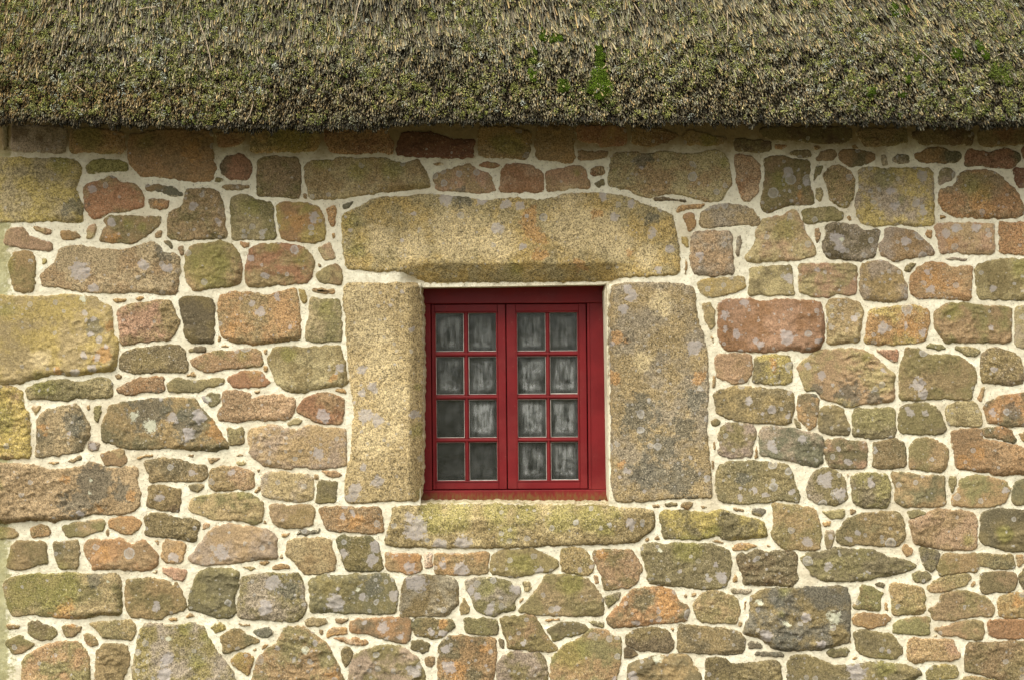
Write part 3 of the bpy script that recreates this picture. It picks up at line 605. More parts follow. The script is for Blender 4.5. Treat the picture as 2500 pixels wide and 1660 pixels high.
no30: 2145 910 2200 905 2420 905 2520 920 2520 1170 2420 1190 2200 1175 2145 1150
rr00: 2340 250 2360 220 2420 220 2480 240 2480 310 2420 320 2350 320
kw03: 1640 1230 1700 1215 1860 1230 1840 1240 1700 1245
@ 1680 680
yt04: 90 50 150 10 490 -5 515 70 450 110 300 160 200 170 110 130
pr03: 275 250 330 200 450 195 550 185 650 210 830 195 1000 205 1180 210 1200 280 1220 380 1220 500 1190 620 1050 655 900 640 700 660 500 650 340 640 280 560 270 400
tg11: 130 230 200 215 240 300 235 440 200 470 150 370
nt15: 1260 220 1320 185 1450 190 1530 220 1570 300 1560 400 1530 560 1400 580 1270 580 1250 450
oy14: 1630 310 1680 270 1780 265 1900 245 2050 250 2160 300 2170 400 2130 540 2050 580 1900 590 1750 590 1590 575 1610 460
pn12: 250 720 320 680 550 685 570 780 560 870 500 930 400 945 340 915 260 870
yk16: 610 720 700 695 900 695 930 770 925 900 880 950 700 945 590 925 600 820
kn25: 240 1050 300 1000 480 975 600 985 700 985 900 1005 945 1050 945 1200 910 1300 750 1300 550 1290 380 1260 270 1210 240 1120
ko13: 990 1060 1060 1045 1150 1050 1170 1100 1160 1250 1140 1330 1090 1350 1050 1310 990 1230
pt12: 1020 750 1170 660 1350 640 1530 640 1670 700 1750 780 1850 860 1850 960 1845 1080 1700 1120 1560 1130 1470 1155 1400 1140 1320 1100 1210 1070 1150 1010 1060 1000 1020 900 1000 820
rp00: 1690 645 1800 635 1895 640 1890 760 1820 740
kg11: 205 1280 260 1260 300 1285 270 1320 220 1325
sk00: 220 870 245 880 245 970 220 985
gk31: 1175 1280 1200 1180 1250 1145 1320 1145 1400 1200 1450 1350 1440 1410 1350 1400 1200 1380
kg31: 1490 1200 1540 1175 1700 1170 1830 1170 1860 1240 1855 1400 1750 1430 1600 1430 1490 1400
rn00: 205 510 230 540 235 600 215 570
gk10: 950 1250 1000 1290 1020 1345 980 1340
@ 1500 1060
gw31: 940 0 1000 -90 1130 -95 1240 -80 1275 0 1240 100 1220 190 1100 205 1030 205 935 160 960 100
sw07: 1310 60 1310 -20 1350 -70 1500 -60 1600 -50 1700 -20 1830 0 1870 60 1870 230 1820 285 1700 270 1600 235 1450 215 1330 180
kg35: 945 290 1050 245 1200 240 1350 250 1500 265 1590 320 1620 430 1660 560 1640 605 1500 590 1350 605 1150 620 960 595 920 500 920 380
gk20: 450 620 560 615 560 640 470 650
on10: 600 620 650 600 710 605 700 650 650 670 600 650
gs00: 750 630 840 655 790 665
ro00: 1060 660 1150 665 1170 690 1100 690
nd00: 1265 150 1280 90 1295 210 1265 215
on00: 880 230 900 240 890 320 875 290
pp00: 890 60 900 60 910 140 895 130
gg30: 340 635 400 630 410 655 350 655
@ 1860 680
gn31: 1300 640 1400 635 1500 680 1650 690 1780 710 1900 790 1925 880 1900 1000 1870 1080 1700 1085 1500 1080 1320 1095 1250 1060 1240 930 1250 820
gk10: 1480 620 1520 585 1600 590 1660 630 1600 645
nk10: 1730 620 1850 610 1960 650 1930 705 1850 700
gn40: 1560 300 1700 225 1850 235 2050 255 2240 265 2240 400 2230 570 2100 580 1900 570 1680 575 1620 530 1560 420
tw14: 2290 260 2420 250 2540 260 2540 610 2420 625 2350 625 2285 600 2280 400
gk31: 1980 700 2040 635 2150 640 2290 690 2340 770 2350 880 2330 940 2230 960 2100 940 1985 920 1975 800
gk42: 1260 1150 1450 1125 1570 1160 1610 1230 1650 1350 1610 1390 1400 1400 1240 1370 1240 1250
gt22: 1670 1160 1760 1120 1910 1120 1960 1200 1970 1320 1850 1330 1700 1310 1665 1240
ko23: 2020 1130 2150 1060 2420 1020 2520 1010 2520 1320 2420 1320 2200 1320 2030 1280
on00: 1945 1080 1970 990 2010 960 2000 1040 1965 1110
ko13: 1985 1360 2050 1345 2200 1345 2280 1440 2250 1470 2130 1430 2010 1410
@ 1860 1060
on30: 1705 -20 1800 -45 1960 -40 1990 40 2100 60 2250 90 2420 140 2520 150 2520 340 2420 350 2150 360 2000 330 1760 310 1740 200 1710 80
on10: 2310 -10 2360 -20 2420 -10 2500 0 2500 80 2420 80 2340 60
pk12: 580 60 700 40 800 60 930 75 940 200 920 290 800 305 650 300 600 260 570 190
gk31: 1000 80 1100 60 1180 35 1270 75 1285 160 1285 270 1150 300 1060 310 990 280 1010 200
gn31: 1340 110 1400 40 1480 30 1580 60 1670 130 1670 230 1620 325 1450 320 1330 290
gw14: 420 430 480 340 560 305 670 330 740 410 755 500 755 590 640 630 500 610 420 570 405 500
gk32: 810 400 880 350 1000 350 1120 370 1145 440 1155 560 1120 650 1000 660 890 645 820 580
kn32: 1170 340 1300 350 1500 370 1630 385 1640 500 1640 630 1500 645 1300 645 1210 600 1200 480
gg41: 1690 380 1750 370 1740 480 1715 530 1695 480
ng22: 1720 580 1770 480 1800 400 1950 370 2060 390 2190 430 2230 500 2190 600 2100 640 1950 655 1800 640 1720 630
kg21: 2260 480 2300 430 2420 390 2500 400 2500 620 2420 630 2290 630 2255 580
ss00: 795 670 850 690 800 720
pp00: 765 350 785 355 770 405
'''
# dressed stones of the window surround, in survey pixels
LINTEL = [833,530, 844,517, 871,509, 898,492, 933,480, 980,483, 1007,476, 1047,473, 1102,479, 1142,482, 1169,490, 1200,490, 1249,480, 1289,487, 1341,487, 1373,473, 1425,471, 1471,471, 1520,476, 1547,487, 1580,501, 1615,511, 1642,525, 1650,552, 1658,598, 1661,639, 1658,673, 1607,676, 1550,677, 1520,678, 1498,685, 1474,688, 1300,689, 1150,690, 1040,691, 1028,684, 1010,676, 993,669, 960,662, 920,666, 898,661, 852,660, 840,645, 835,600, 832,560]
JAMB_L = [836,699, 858,690, 912,688, 933,692, 980,688, 1018,690, 1026,704, 1029,760, 1030,900, 1029,1050, 1027,1150, 1025,1226, 1000,1224, 960,1223, 907,1226, 880,1229, 842,1229, 842,1180, 848,1130, 857,1110, 859,1050, 864,1010, 861,980, 854,940, 850,890, 845,830, 840,760]
JAMB_R = [1492,700, 1500,693, 1520,689, 1580,690, 1660,690, 1693,700, 1701,720, 1700,750, 1708,790, 1722,830, 1731,880, 1731,930, 1729,1000, 1727,1060, 1733,1120, 1738,1170, 1740,1212, 1733,1216, 1690,1216, 1635,1218, 1580,1224, 1540,1227, 1500,1226, 1491,1190, 1490,1000, 1488,850, 1487,740]
SILL = [957,1234, 1000,1233, 1100,1234, 1250,1234, 1400,1235, 1531,1236, 1570,1239, 1597,1246, 1600,1268, 1599,1289, 1577,1306, 1558,1324, 1500,1328, 1407,1330, 1325,1335, 1217,1338, 1108,1338, 1000,1337, 938,1334, 940,1312, 948,1290, 953,1260]
# patches of lichen (L grey-lilac, W pale), algae (G), dark crust (K) and iron stain (O): x y radius on a sheet
PATCH = '''
@ 600 300
P 1900 1000 330 P 1500 1120 220 P 2250 1080 260 P 1200 1050 180
@ 1200 300
P 750 950 330 P 1000 1000 260 P 700 700 180 P 1400 1200 150 P 1150 1100 200
@ 460 700
P 1650 400 260 P 1750 700 220 P 1850 1000 220 P 1650 1400 200 P 1850 1300 150 P 1550 100 200
@ 1480 690
P 500 200 150 P 330 700 120
@ 0 700
P 380 650 130
@ 0 300
L 1000 890 55 G 1000 400 160 G 1900 1250 230 L 830 600 55 O 1040 1040 110 G 1150 900 80 G 1280 950 60 O 1440 740 60 L 720 1340 130 L 1290 1290 80 L 1520 1310 70 L 1760 750 60 L 1960 890 40 G 2270 750 130 K 680 760 130 G 560 370 150 G 820 110 160 G 1350 200 220 O 1750 250 160 K 1500 1180 110 L 850 1500 60 G 0 950 140 G 0 1300 150
@ 600 300
L 610 850 75 G 250 1140 120 G 480 1230 130 G 1350 420 160 G 700 350 140 G 400 130 240 L 1800 690 90 L 2120 700 70 L 1500 830 40 K 1950 700 120 O 450 900 150 G 1000 450 150 G 950 900 200 G 1000 1150 250 G 560 780 60 L 60 1220 50 L 180 1380 50 L 1400 1060 30 L 950 970 30 G 0 740 120 G 2300 200 130
@ 0 700
W 755 110 70 L 770 240 45 L 790 300 25 L 850 300 38 L 820 420 50 L 905 475 42 L 960 545 35 L 760 625 45 L 840 730 55 L 900 650 45 L 680 770 60 K 850 380 110 O 530 760 60 O 920 620 130 O 1000 350 80 W 1210 1160 85 W 1370 1250 110 L 1700 1320 95 L 1800 1160 95 L 1560 1180 70 K 1350 1130 260 K 1700 1250 200 O 1950 1300 140 L 625 1320 45 K 660 1230 150 L 1860 1020 60 O 420 1280 100 G 400 900 160 G 60 200 160 G 40 1200 200 L 850 1440 50 W 1880 1010 40
@ 460 700
L 800 90 50 L 570 150 45 L 650 230 60 L 1650 900 75 L 1560 960 50 L 1600 1160 95 L 1700 1200 85 L 2020 400 45 L 1570 740 70 L 2030 1150 60 L 1370 720 70 L 1210 1160 90 L 1170 1500 80 G 1230 220 110 G 2060 900 60 G 2050 1300 120 O 400 350 130 O 1300 830 70 L 920 370 35 L 1500 1040 30 G 500 620 120 G 900 620 100 L 1930 60 35 L 1825 170 30
@ 460 1100
L 1570 140 55 L 1700 280 75 L 1500 350 95 L 1450 430 60 L 390 190 55 L 300 910 95 L 1400 920 60 L 1660 980 90 L 1690 860 70 L 1330 1360 110 L 760 1190 95 L 1850 1310 70 L 1550 1310 50 L 1480 560 42 L 1385 590 40 L 2050 720 140 L 2000 600 70 L 2270 840 70 L 1990 1040 70 L 700 1400 90 G 480 410 100 O 1500 640 130 W 1525 1240 35 L 1355 1240 30 K 1650 1200 150 K 900 1250 130 L 2050 1180 130 O 2050 960 70 L 50 200 50 G 2100 400 100
@ 0 1100
K 850 300 260 K 700 480 200 K 1100 380 130 O 600 260 70 O 1200 420 80 O 900 520 60 L 1455 415 60 L 1410 1390 70 L 730 560 40 W 830 260 35 W 820 380 30 G 500 1200 300 G 200 1300 200 K 850 1160 120 O 600 1460 160 L 1570 960 60 W 980 1175 25 O 900 900 120 G 0 1000 200 G 0 1400 200 G 0 700 150 G 0 300 120
@ 400 1235
L 50 1370 70 W 50 1180 50 G 380 1180 90 G 300 1380 120 G 200 1090 90 L 1370 1225 45 L 1040 1270 35 W 1270 1280 60 O 1540 1500 90 L 2250 1480 90 L 1980 1090 80 L 2130 1170 45 L 1815 1050 30 L 20 1500 80
@ 1000 1235
L 80 200 130 L 280 340 80 L 480 330 110 L 2000 160 70 G 200 80 160 G 450 60 190 G 750 50 200 G 1050 60 200 G 1350 70 200 G 1650 80 200 G 1850 60 150 G 1750 200 120 G 900 250 140 L 950 740 75 L 560 750 60 L 720 930 70 L 1330 920 60 L 300 530 50 L 470 570 100 L 1160 575 70 L 1530 570 38 L 1630 530 32 L 350 1450 80 O 400 1500 150 L 690 1440 30 L 1030 1240 42 G 1450 1300 220 G 1000 500 180 G 700 730 90 O 1740 440 80 L 320 1290 60 L 200 1130 50 L 300 1140 50 L 620 800 50 O 2300 820 120 O 290 1060 50 O 680 1280 100 G 1450 700 120 L 1830 1540 30
@ 1440 1235
W 2200 1010 125 W 1770 1060 55 L 2080 1240 65 L 1570 1160 80 L 1180 640 75 L 1140 530 35 L 800 570 18 L 1070 655 35 L 2140 540 60 L 1950 320 65 L 2320 295 38 L 425 1040 30 L 550 1030 30 W 610 1370 65 O 700 900 180 W 1520 850 50 G 1730 990 80 L 1480 480 26 W 625 390 30 G 1750 760 100 K 1750 1230 160 K 1700 850 80 L 1950 1000 60 L 380 1530 70 G 850 400 150 G 1100 230 90
@ 1860 1235
L 850 1490 120 L 1100 1540 35 L 775 300 32 L 860 240 38 L 410 320 60 L 590 545 55 L 980 610 22 L 1140 1300 30 G 1850 300 100 O 2300 850 100 G 1100 1450 150 G 2200 250 100 L 610 270 40
@ 1860 1060
L 980 440 58 L 690 530 90 L 560 400 100 L 2180 500 50 L 680 130 40 L 110 130 55 L 340 50 50 L 770 250 50 O 1800 250 120 O 1950 150 100 L 40 550 40 L 250 520 35
@ 1640 300
L 250 1210 50 L 2190 740 50 G 1900 500 140 G 1000 960 170 L 1480 1040 90 L 1500 1130 60 L 1300 1320 40 L 1100 600 0 O 1150 640 100 L 1200 540 50 L 1950 620 50 L 2000 750 60 L 2250 800 60 L 1040 450 70 G 450 380 90 L 1060 1400 60 W 1520 1050 45 G 2050 700 90 L 2250 480 70 L 1380 1350 30 G 1000 520 110
@ 1200 300
G 200 200 130 L 1340 410 28 O 320 820 90 O 400 1000 90 O 420 1150 100 L 1000 670 60 L 1250 740 50 L 1450 1000 60 L 1600 1150 50 K 1450 860 110 O 330 850 140 O 380 1050 150 O 430 1200 120 O 950 820 80 O 1250 1180 60 L 60 950 80 L 130 740 60 L 270 1120 45 L 1100 850 60 L 1500 1330 50 O 800 1290 120 G 200 1330 150 G 1110 420 60 K 1350 330 120 G 780 460 70 G 1950 160 80 L 250 760 60
@ 1860 300
G 1900 570 180 L 1650 1000 60 L 1750 960 60 O 1700 1080 100 L 1490 1340 35 L 1510 1510 60 O 1550 1430 160 L 1930 950 50 G 2300 1290 150 L 2070 1500 60 L 1290 1070 60 G 500 1000 0 O 1950 720 200
@ 1680 680
L 330 330 60 L 1080 780 45 L 1200 880 55 L 1740 830 45 K 1450 1030 160 K 1650 1060 100 K 1150 1000 80 O 2000 450 140 L 1740 450 75 L 1950 430 35 L 2100 500 60 L 1500 370 45 L 540 1100 45 L 750 1180 45 L 660 1220 32 L 890 1230 35 L 1990 1210 60 L 2140 1220 45 L 50 620 110 O 90 880 90 K 60 1100 140 K -60 1350 160 L 430 500 60 L 650 600 50 L 600 560 35 L 500 220 50 L 1160 560 45 G 1600 700 80 O 500 380 0 K -150 700 0 L 330 450 40 L 880 530 90 O 770 780 90
@ 1860 680
G 1700 290 150 L 2060 440 45 L 2080 820 42 L 1400 950 90 L 1450 1040 70 K 2250 1200 100 L 2070 1200 50
@ 1500 1060
K 400 100 200 K 300 350 200 K 600 400 220 L 265 510 32 L 755 350 28 L 815 380 26 L 120 320 45 L 30 390 35 L 700 430 20 L 1130 570 34 L 1260 500 45 L 1360 555 35 L 1590 520 40 L 1150 490 28 L 1450 120 40 L 1680 50 60 L 1400 100 60 K 1150 400 90 O 60 250 70
@ 1480 690
L 240 130 80 L 150 250 60 O 120 500 120 O 80 850 90 K 300 1200 250 L 180 60 60 L 60 560 40
'''
PAL = dict(t=(.312,.245,.128), n=(.25,.17,.088), o=(.31,.18,.082), g=(.21,.175,.08), k=(.135,.118,.068), r=(.245,.115,.065),
           p=(.33,.21,.13), y=(.37,.28,.095), s=(.135,.132,.105), m=(.12,.032,.026), w=(.27,.22,.165), d=(.115,.078,.048), c=(.58,.47,.34))

# ------------------------------------------------------------------ survey -> outlines in wall metres
def to_wall(P): return np.stack([(P[:, 0] - 1250) * K, CZ - (P[:, 1] - 830) * K], 1)
def parse_survey():
    out = []; ox = oy = 0
    for ln in SURVEY.strip().splitlines():
        if ln[0] == '@': _, a, b = ln.split(); ox, oy = int(a), int(b); continue
        code, rest = ln.split(':'); v = np.array([float(t) for t in rest.split()]).reshape(-1, 2)
        out.append((code, np.stack([ox + v[:, 0] / 3.689, oy + v[:, 1] / 3.689], 1)))
    return out
def parse_patches():
    out = {k: [] for k in 'LWGKOP'}; ox = oy = 0
    for ln in PATCH.strip().splitlines():
        t = ln.split()
        if t[0] == '@': ox, oy = int(t[1]), int(t[2]); continue
        for i in range(0, len(t), 4):
            k, x, y, r = t[i], float(t[i + 1]), float(t[i + 2]), float(t[i + 3])
            if r > 0: out[k].append(((ox + x / 3.689 - 1250) * K, CZ - (oy + y / 3.689 - 830) * K, r / 3.689 * K))
    return {k: np.array(v) for k, v in out.items()}
BLOBS = parse_patches()
def field(kind, X, Z):
    B = BLOBS[kind]; f = np.full(X.shape, -1.0)
    wx = X + perlin(xz3(X, Z, 22, 3.3)) * 0.012; wz = Z + perlin(xz3(X, Z, 22, 9.1)) * 0.012
    for x, z, r in B:
        m = (abs(X - x) < 2 * r + .03) & (abs(Z - z) < 2 * r + .03)
        if m.any(): f[m] = np.maximum(f[m], 1 - np.hypot(wx[m] - x, wz[m] - z) / r)
    return np.clip(f, -1, 1)
def area(P): return 0.5 * abs(np.dot(P[:, 0], np.roll(P[:, 1], -1)) - np.dot(P[:, 1], np.roll(P[:, 0], -1)))
def ccw(P):
    return P if np.dot(P[:, 0], np.roll(P[:, 1], -1)) - np.dot(P[:, 1], np.roll(P[:, 0], -1)) > 0 else P[::-1]
def chaikin(P, n=2, q=0.22):
    for _ in range(n):
        Q = np.roll(P, -1, 0); P = np.stack([P * (1 - q) + Q * q, P * q + Q * (1 - q)], 1).reshape(-1, 2)
    return P
def resample(P, s):
    Q = np.vstack([P, P[:1]]); L = np.hypot(*np.diff(Q, axis=0).T); c = np.concatenate([[0], np.cumsum(L)])
    n = max(8, int(c[-1] / s)); t = np.linspace(0, c[-1], n, endpoint=False)
    return np.stack([np.interp(t, c, Q[:, 0]), np.interp(t, c, Q[:, 1])], 1)
def grow(P, d):
    t = np.roll(P, -1, 0) - np.roll(P, 1, 0); t /= np.hypot(*t.T)[:, None] + 1e-9
    return P + np.stack([t[:, 1], -t[:, 0]], 1) * (d[:, None] if isinstance(d, np.ndarray) else d)
def inside(P, X, Z):
    x1, z1 = P.T; x2, z2 = np.roll(P, -1, 0).T; r = np.zeros(X.shape, bool)
    for a, b, c, d in zip(x1, z1, x2, z2):
        m = (b > Z) != (d > Z)
        if m.any(): r[m] ^= (X[m] < (c - a) * (Z[m] - b) / (d - b + 1e-12) + a)
    return r
def dist_to(P, X, Z):
    A = P; B = np.roll(P, -1, 0); V = B - A; L2 = (V ** 2).sum(1) + 1e-12
    px = X[:, None] - A[:, 0]; pz = Z[:, None] - A[:, 1]
    t = np.clip((px * V[:, 0] + pz * V[:, 1]) / L2, 0, 1)
    return np.sqrt(((px - t * V[:, 0]) ** 2 + (pz - t * V[:, 1]) ** 2).min(1))

# the window opening is splayed: how far the dressed stones fall back towards the frame
def sstep(x, a, b):
    t = np.clip((x - a) / (b - a), 0, 1); return t * t * (3 - 2 * t)
def splay(X, Z):
    sx = X / K + 1250; sy = 830 - (Z - CZ) / K
    wob = perlin(xz3(X, Z, 7, 2.2)) * 4
    L = sstep(sx, 996 + wob, 1036) * 0.062 * sstep(sy, 682, 705) * (1 - sstep(sy, 1222, 1250)) * (sx < 1250)
    R = (1 - sstep(sx, 1478, 1502)) * 0.045 * sstep(sy, 676, 700) * (1 - sstep(sy, 1222, 1250)) * (sx > 1250)
    T = 0.060 * np.clip((sy - 643 - wob * .6) / 44, 0, 1) * sstep(sx, 968, 1015) * (1 - sstep(sx, 1490, 1540)) * (1 - sstep(sy, 690, 704))
    B = (1 - sstep(sy, 1236, 1272 + wob)) * 0.055 * sstep(sx, 1010, 1040) * (1 - sstep(sx, 1470, 1510)) * sstep(sy, 1218, 1232)
    return np.maximum(np.maximum(L, R), np.maximum(T, B))

M_STONE = stone_material(); M_MORTAR = mortar_material()
OPEN = [(1026, 690), (1484, 690), (1484, 1236), (1026, 1236)]

def stone_relief(P, X, Z, d, H, w, rough, seed, flat=False):
    """height of the stone's face in front of the wall plane"""
    e = np.clip(d / w, 0, 1); prof = 1 - (1 - e) ** 2.6
    h = -0.0055 + (H + 0.0055) * prof
    inner = sstep(d, 0.004, 0.03)
    h += rough * 0.011 * fbm(xz3(X, Z, 9, seed, 1.3), 3) * inner
    led = 1 - abs(fbm(xz3(X + Z * .25, Z, 11, seed + 5, 1.9), 3)) * 3.2      # broken ledges
    h += rough * 0.006 * np.clip(led, 0, 1) ** 2 * inner
    h += (0.0030 + 0.0045 * rough) * fbm(xz3(X, Z, 42, seed + 9), 4, .6) * sstep(d, 0.0, 0.012)
    cx, cz = P.mean(0); r = np.random.default_rng(int(seed * 10) % 99991)
    h += ((X - cx) * r.uniform(-.07, .07) + (Z - cz) * r.uniform(-.10, .03)) * (0.0 if flat else 1.0) * inner
    return np.maximum(h, -.0055 + .0140 * sstep(d, 0, .008))

def stone_mesh(P, s, H, w, rough, seed, flat=False, back=0.09, gr=.009):
    P = ccw(P); P = resample(P, s)
    n1 = perlin(xz3(P[:, 0], P[:, 1], 60, seed)) * 0.0042 + perlin(xz3(P[:, 0], P[:, 1], 24, seed + 7)) * 0.0045 + perlin(xz3(P[:, 0], P[:, 1], 130, seed + 3)) * 0.0025
    P = grow(P, gr + (n1 if len(P) > 20 else n1 * .5))
    x0, z0 = P.min(0); x1, z1 = P.max(0)
    gx, gz = np.meshgrid(np.arange(x0, x1 + s, s), np.arange(z0, z1 + s, s * .87))
    gx = gx + (np.arange(gx.shape[0])[:, None] % 2) * s / 2
    r = np.random.default_rng(int(seed * 100) % 99991)
    X = (gx + r.uniform(-.22, .22, gx.shape) * s).ravel(); Z = (gz + r.uniform(-.22, .22, gz.shape) * s).ravel()
    m = inside(P, X, Z); X, Z = X[m], Z[m]
    if len(X):
        d = dist_to(P, X, Z); k = d > s * .55; X, Z, d = X[k], Z[k], d[k]
    else: d = np.zeros(0)
    n = len(P)
    verts = [Vector((a, b)) for a, b in P] + [Vector((a, b)) for a, b in zip(X, Z)]
    res = delaunay_2d_cdt(verts, [(i, (i + 1) % n) for i in range(n)], [list(range(n))], 1, 1e-6)
    v2 = np.array([tuple(v) for v in res[0]]); F = np.array([f for f in res[2] if len(f) == 3])
    X, Z = v2[:, 0], v2[:, 1]; d = dist_to(P, X, Z)
    h = stone_relief(P, X, Z, d, H, w, rough, seed, flat) - splay(X, Z)
    # counter-check winding so that faces look at the road (-Y)
    a, b, c = v2[F[:, 0]], v2[F[:, 1]], v2[F[:, 2]]
    cr = (b[:, 0] - a[:, 0]) * (c[:, 1] - a[:, 1]) - (b[:, 1] - a[:, 1]) * (c[:, 0] - a[:, 0])
    F[cr < 0] = F[cr < 0][:, ::-1]
    V = np.stack([X, -h, Z], 1)
    # sides going back into the wall
    bi = np.array([int(np.argmin((X - q[0]) ** 2 + (Z - q[1]) ** 2)) for q in P]); m0 = len(V)
    Vb = V[bi].copy(); Vb[:, 1] = back
    j = np.roll(np.arange(n), -1)
    S1 = np.stack([bi, m0 + np.arange(n), m0 + j], 1); S2 = np.stack([bi, m0 + j, bi[j]], 1)
    V = np.vstack([V, Vb]); F = np.vstack([F, S1, S2])
    A = {f'f{k}': field(k, V[:, 0], V[:, 2]) for k in 'LWGKOP'}
    A['fE'] = np.concatenate([1 - np.clip(d / .020, 0, 1), np.ones(len(V) - len(d))])
    return V, F, A

def props(o, code, seed):
    c1, c2 = [[(.84 if q in 'kgsd' else 1.02) * (.72 * a + .28 * b) for a, b in zip(PAL[q], (.285, .21, .10))] for q in code[:2]]; r = random.Random(seed)
    j = r.uniform(.88, 1.14)
    o['tint'] = tuple(c * j * r.uniform(.95, 1.05) for c in c1); o['tint2'] = tuple(c * j * r.uniform(.95, 1.05) for c in c2)
    o['moss'] = int(code[2]) / 9; o['lichen'] = int(code[3]) / 9; o['seed'] = r.uniform(0, 40); o['grain'] = r.uniform(.5, 1.05)

# ------------------------------------------------------------------ the cottage: wall
cottage = bpy.data.objects.new('stone_cottage', None); S.collection.objects.link(cottage)
tag(cottage, 'old stone cottage wall with lime mortar, thatched eave and one dark red window', 'cottage')

stones = [(c, to_wall(P)) for c, P in parse_survey()]
# the wall runs on past the frame to the right: more rubble of the same kind, laid in rough courses
def rubble(x0, x1, z0, z1, seed):
    r = random.Random(seed); out = []; z = z0
    while z < z1:
        hh = r.uniform(.11, .2); hh = min(hh, z1 - z + .03); x = x0 + r.uniform(-.05, .02)
        while x < x1:
            ww = r.uniform(.13, .34); a = []
            for k in range(10):
                t = k / 10 * 2 * math.pi
                cx, cz = math.cos(t), math.sin(t); q = 1 / max(abs(cx), abs(cz)) ** .72
                a.append((x + ww / 2 + cx * q * (ww / 2 - .014) * r.uniform(.9, 1.03), z + hh / 2 + cz * q * (hh / 2 - .013) * r.uniform(.88, 1.03)))
            out.append((r.choice(['gn31', 'ng22', 'tn12', 'kg32', 'on12', 'gw23', 'pn12', 'nk22']), np.array(a)))
            x += ww
        z += hh
    return out
extra = rubble(2.275, 3.3, 0.02, 2.75, 3)
XR = 3.35; XL = -2.33
stones_all = [(c, P, True) for c, P in stones] + [(c, P, False) for c, P in extra]

# mortar: one continuous face, pressed back at the splayed window
STP = 0.0105
gx = np.arange(XL, 2.32, STP); gz = np.arange(-0.05, 2.86, STP)
GX, GZ = np.meshgrid(gx, gz); X = GX.ravel(); Z = GZ.ravel()
mh = 0.0015 + 0.0045 * fbm(xz3(X, Z, 8, 1.0), 3) + 0.0060 * fbm(xz3(X, Z, 34, 4.0), 3, .6)
V = np.stack([X, -(mh) + splay(X, Z), Z], 1)
nx, nz = len(gx), len(gz); idx = np.arange(nx * nz).reshape(nz, nx)
Q = np.stack([idx[:-1, :-1], idx[:-1, 1:], idx[1:, 1:], idx[1:, :-1]], 2).reshape(-1, 4)
ow = to_wall(np.array(OPEN, float)); ox0, oz1 = ow[0]; ox1, oz0 = ow[2]
ins = (X > ox0) & (X < ox1) & (Z > oz0) & (Z < oz1)
Q = Q[~ins[Q].any(1)]
sxv = X / K + 1250; syv = 830 - (Z - CZ) / K
fG = np.maximum(1.35 - sxv / 34, field('G', X, Z) * .35)
fG = np.maximum(fG, (0.9 - abs(syv - 1232) / 12) * ((sxv > 1030) & (sxv < 1485)))
fD = np.clip(1.15 - (syv - 300) / 110, -1, 1) * (1.1 - 0.2 * sstep(sxv, 1500, 2400))  # brown stain plus eave shade painted into the mortar, strongest at the wall top
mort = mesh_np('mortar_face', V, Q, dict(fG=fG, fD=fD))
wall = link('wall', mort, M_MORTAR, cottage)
# the rest of the wall: coarse mortar beyond the frame, the body behind the face, the returned corner
bm = bmesh.new()
add_box(bm, 2.31, XR, -0.001, 0.10, -0.05, 2.86)
add_box(bm, XL + .002, ox0 - .02, .10, .5, -0.05, 2.86); add_box(bm, ox1 + .02, XR, .10, .5, -0.05, 2.86)
add_box(bm, ox0 - .02, ox1 + .02, .10, .5, oz1 + .02, 2.86); add_box(bm, ox0 - .02, ox1 + .02, .10, .5, -0.05, oz0 - .02)
add_box(bm, XL, XL + .05, 0.5, 4.4, -.05, 2.86)
add_box(bm, XR - .05, XR, 0.5, 4.4, -.05, 2.86)
bm_obj('wall_core', bm, M_MORTAR, cottage)
# mortar fillets in the reveal, between the splayed stones and the red frame
def fillet(name, pts, y0, y1):
    """pts: outline in survey pixels, thickened from y0 to y1"""
    P = ccw(chaikin(to_wall(np.array(pts, float)), 1)); P = resample(P, .012)
    n = len(P); bm = bmesh.new()
    f = [bm.verts.new((a, y0 + 0.004 * math.sin(a * 90 + b * 70), b)) for a, b in P]; g = [bm.verts.new((a, y1, b)) for a, b in P]
    bm.faces.new(f)
    for i in range(n): bm.faces.new((f[i], g[i], g[(i + 1) % n], f[(i + 1) % n]))
    bmesh.ops.triangulate(bm, faces=bm.faces); bmesh.ops.recalc_face_normals(bm, faces=bm.faces)
    return bm_obj(name, bm, M_MORTAR, wall)
fillet('mortar_fillet', [(1020, 676), (1500, 672), (1500, 694), (1400, 695), (1300, 697), (1200, 699), (1100, 700), (1024, 701), (1015, 701)], .056, .25)
fillet('mortar_fillet', [(1477, 690), (1505, 690), (1505, 1236), (1488, 1236), (1486, 1150), (1483, 950), (1480, 780)], .040, .25)
fillet('mortar_fillet', [(1002, 690), (1026, 700), (1026, 900), (1026, 1080), (1023, 1240), (1002, 1240)], .060, .25)
fillet('mortar_fillet', [(1010, 1255), (1026, 1240), (1200, 1240), (1485, 1240), (1500, 1255)], .056, .25)

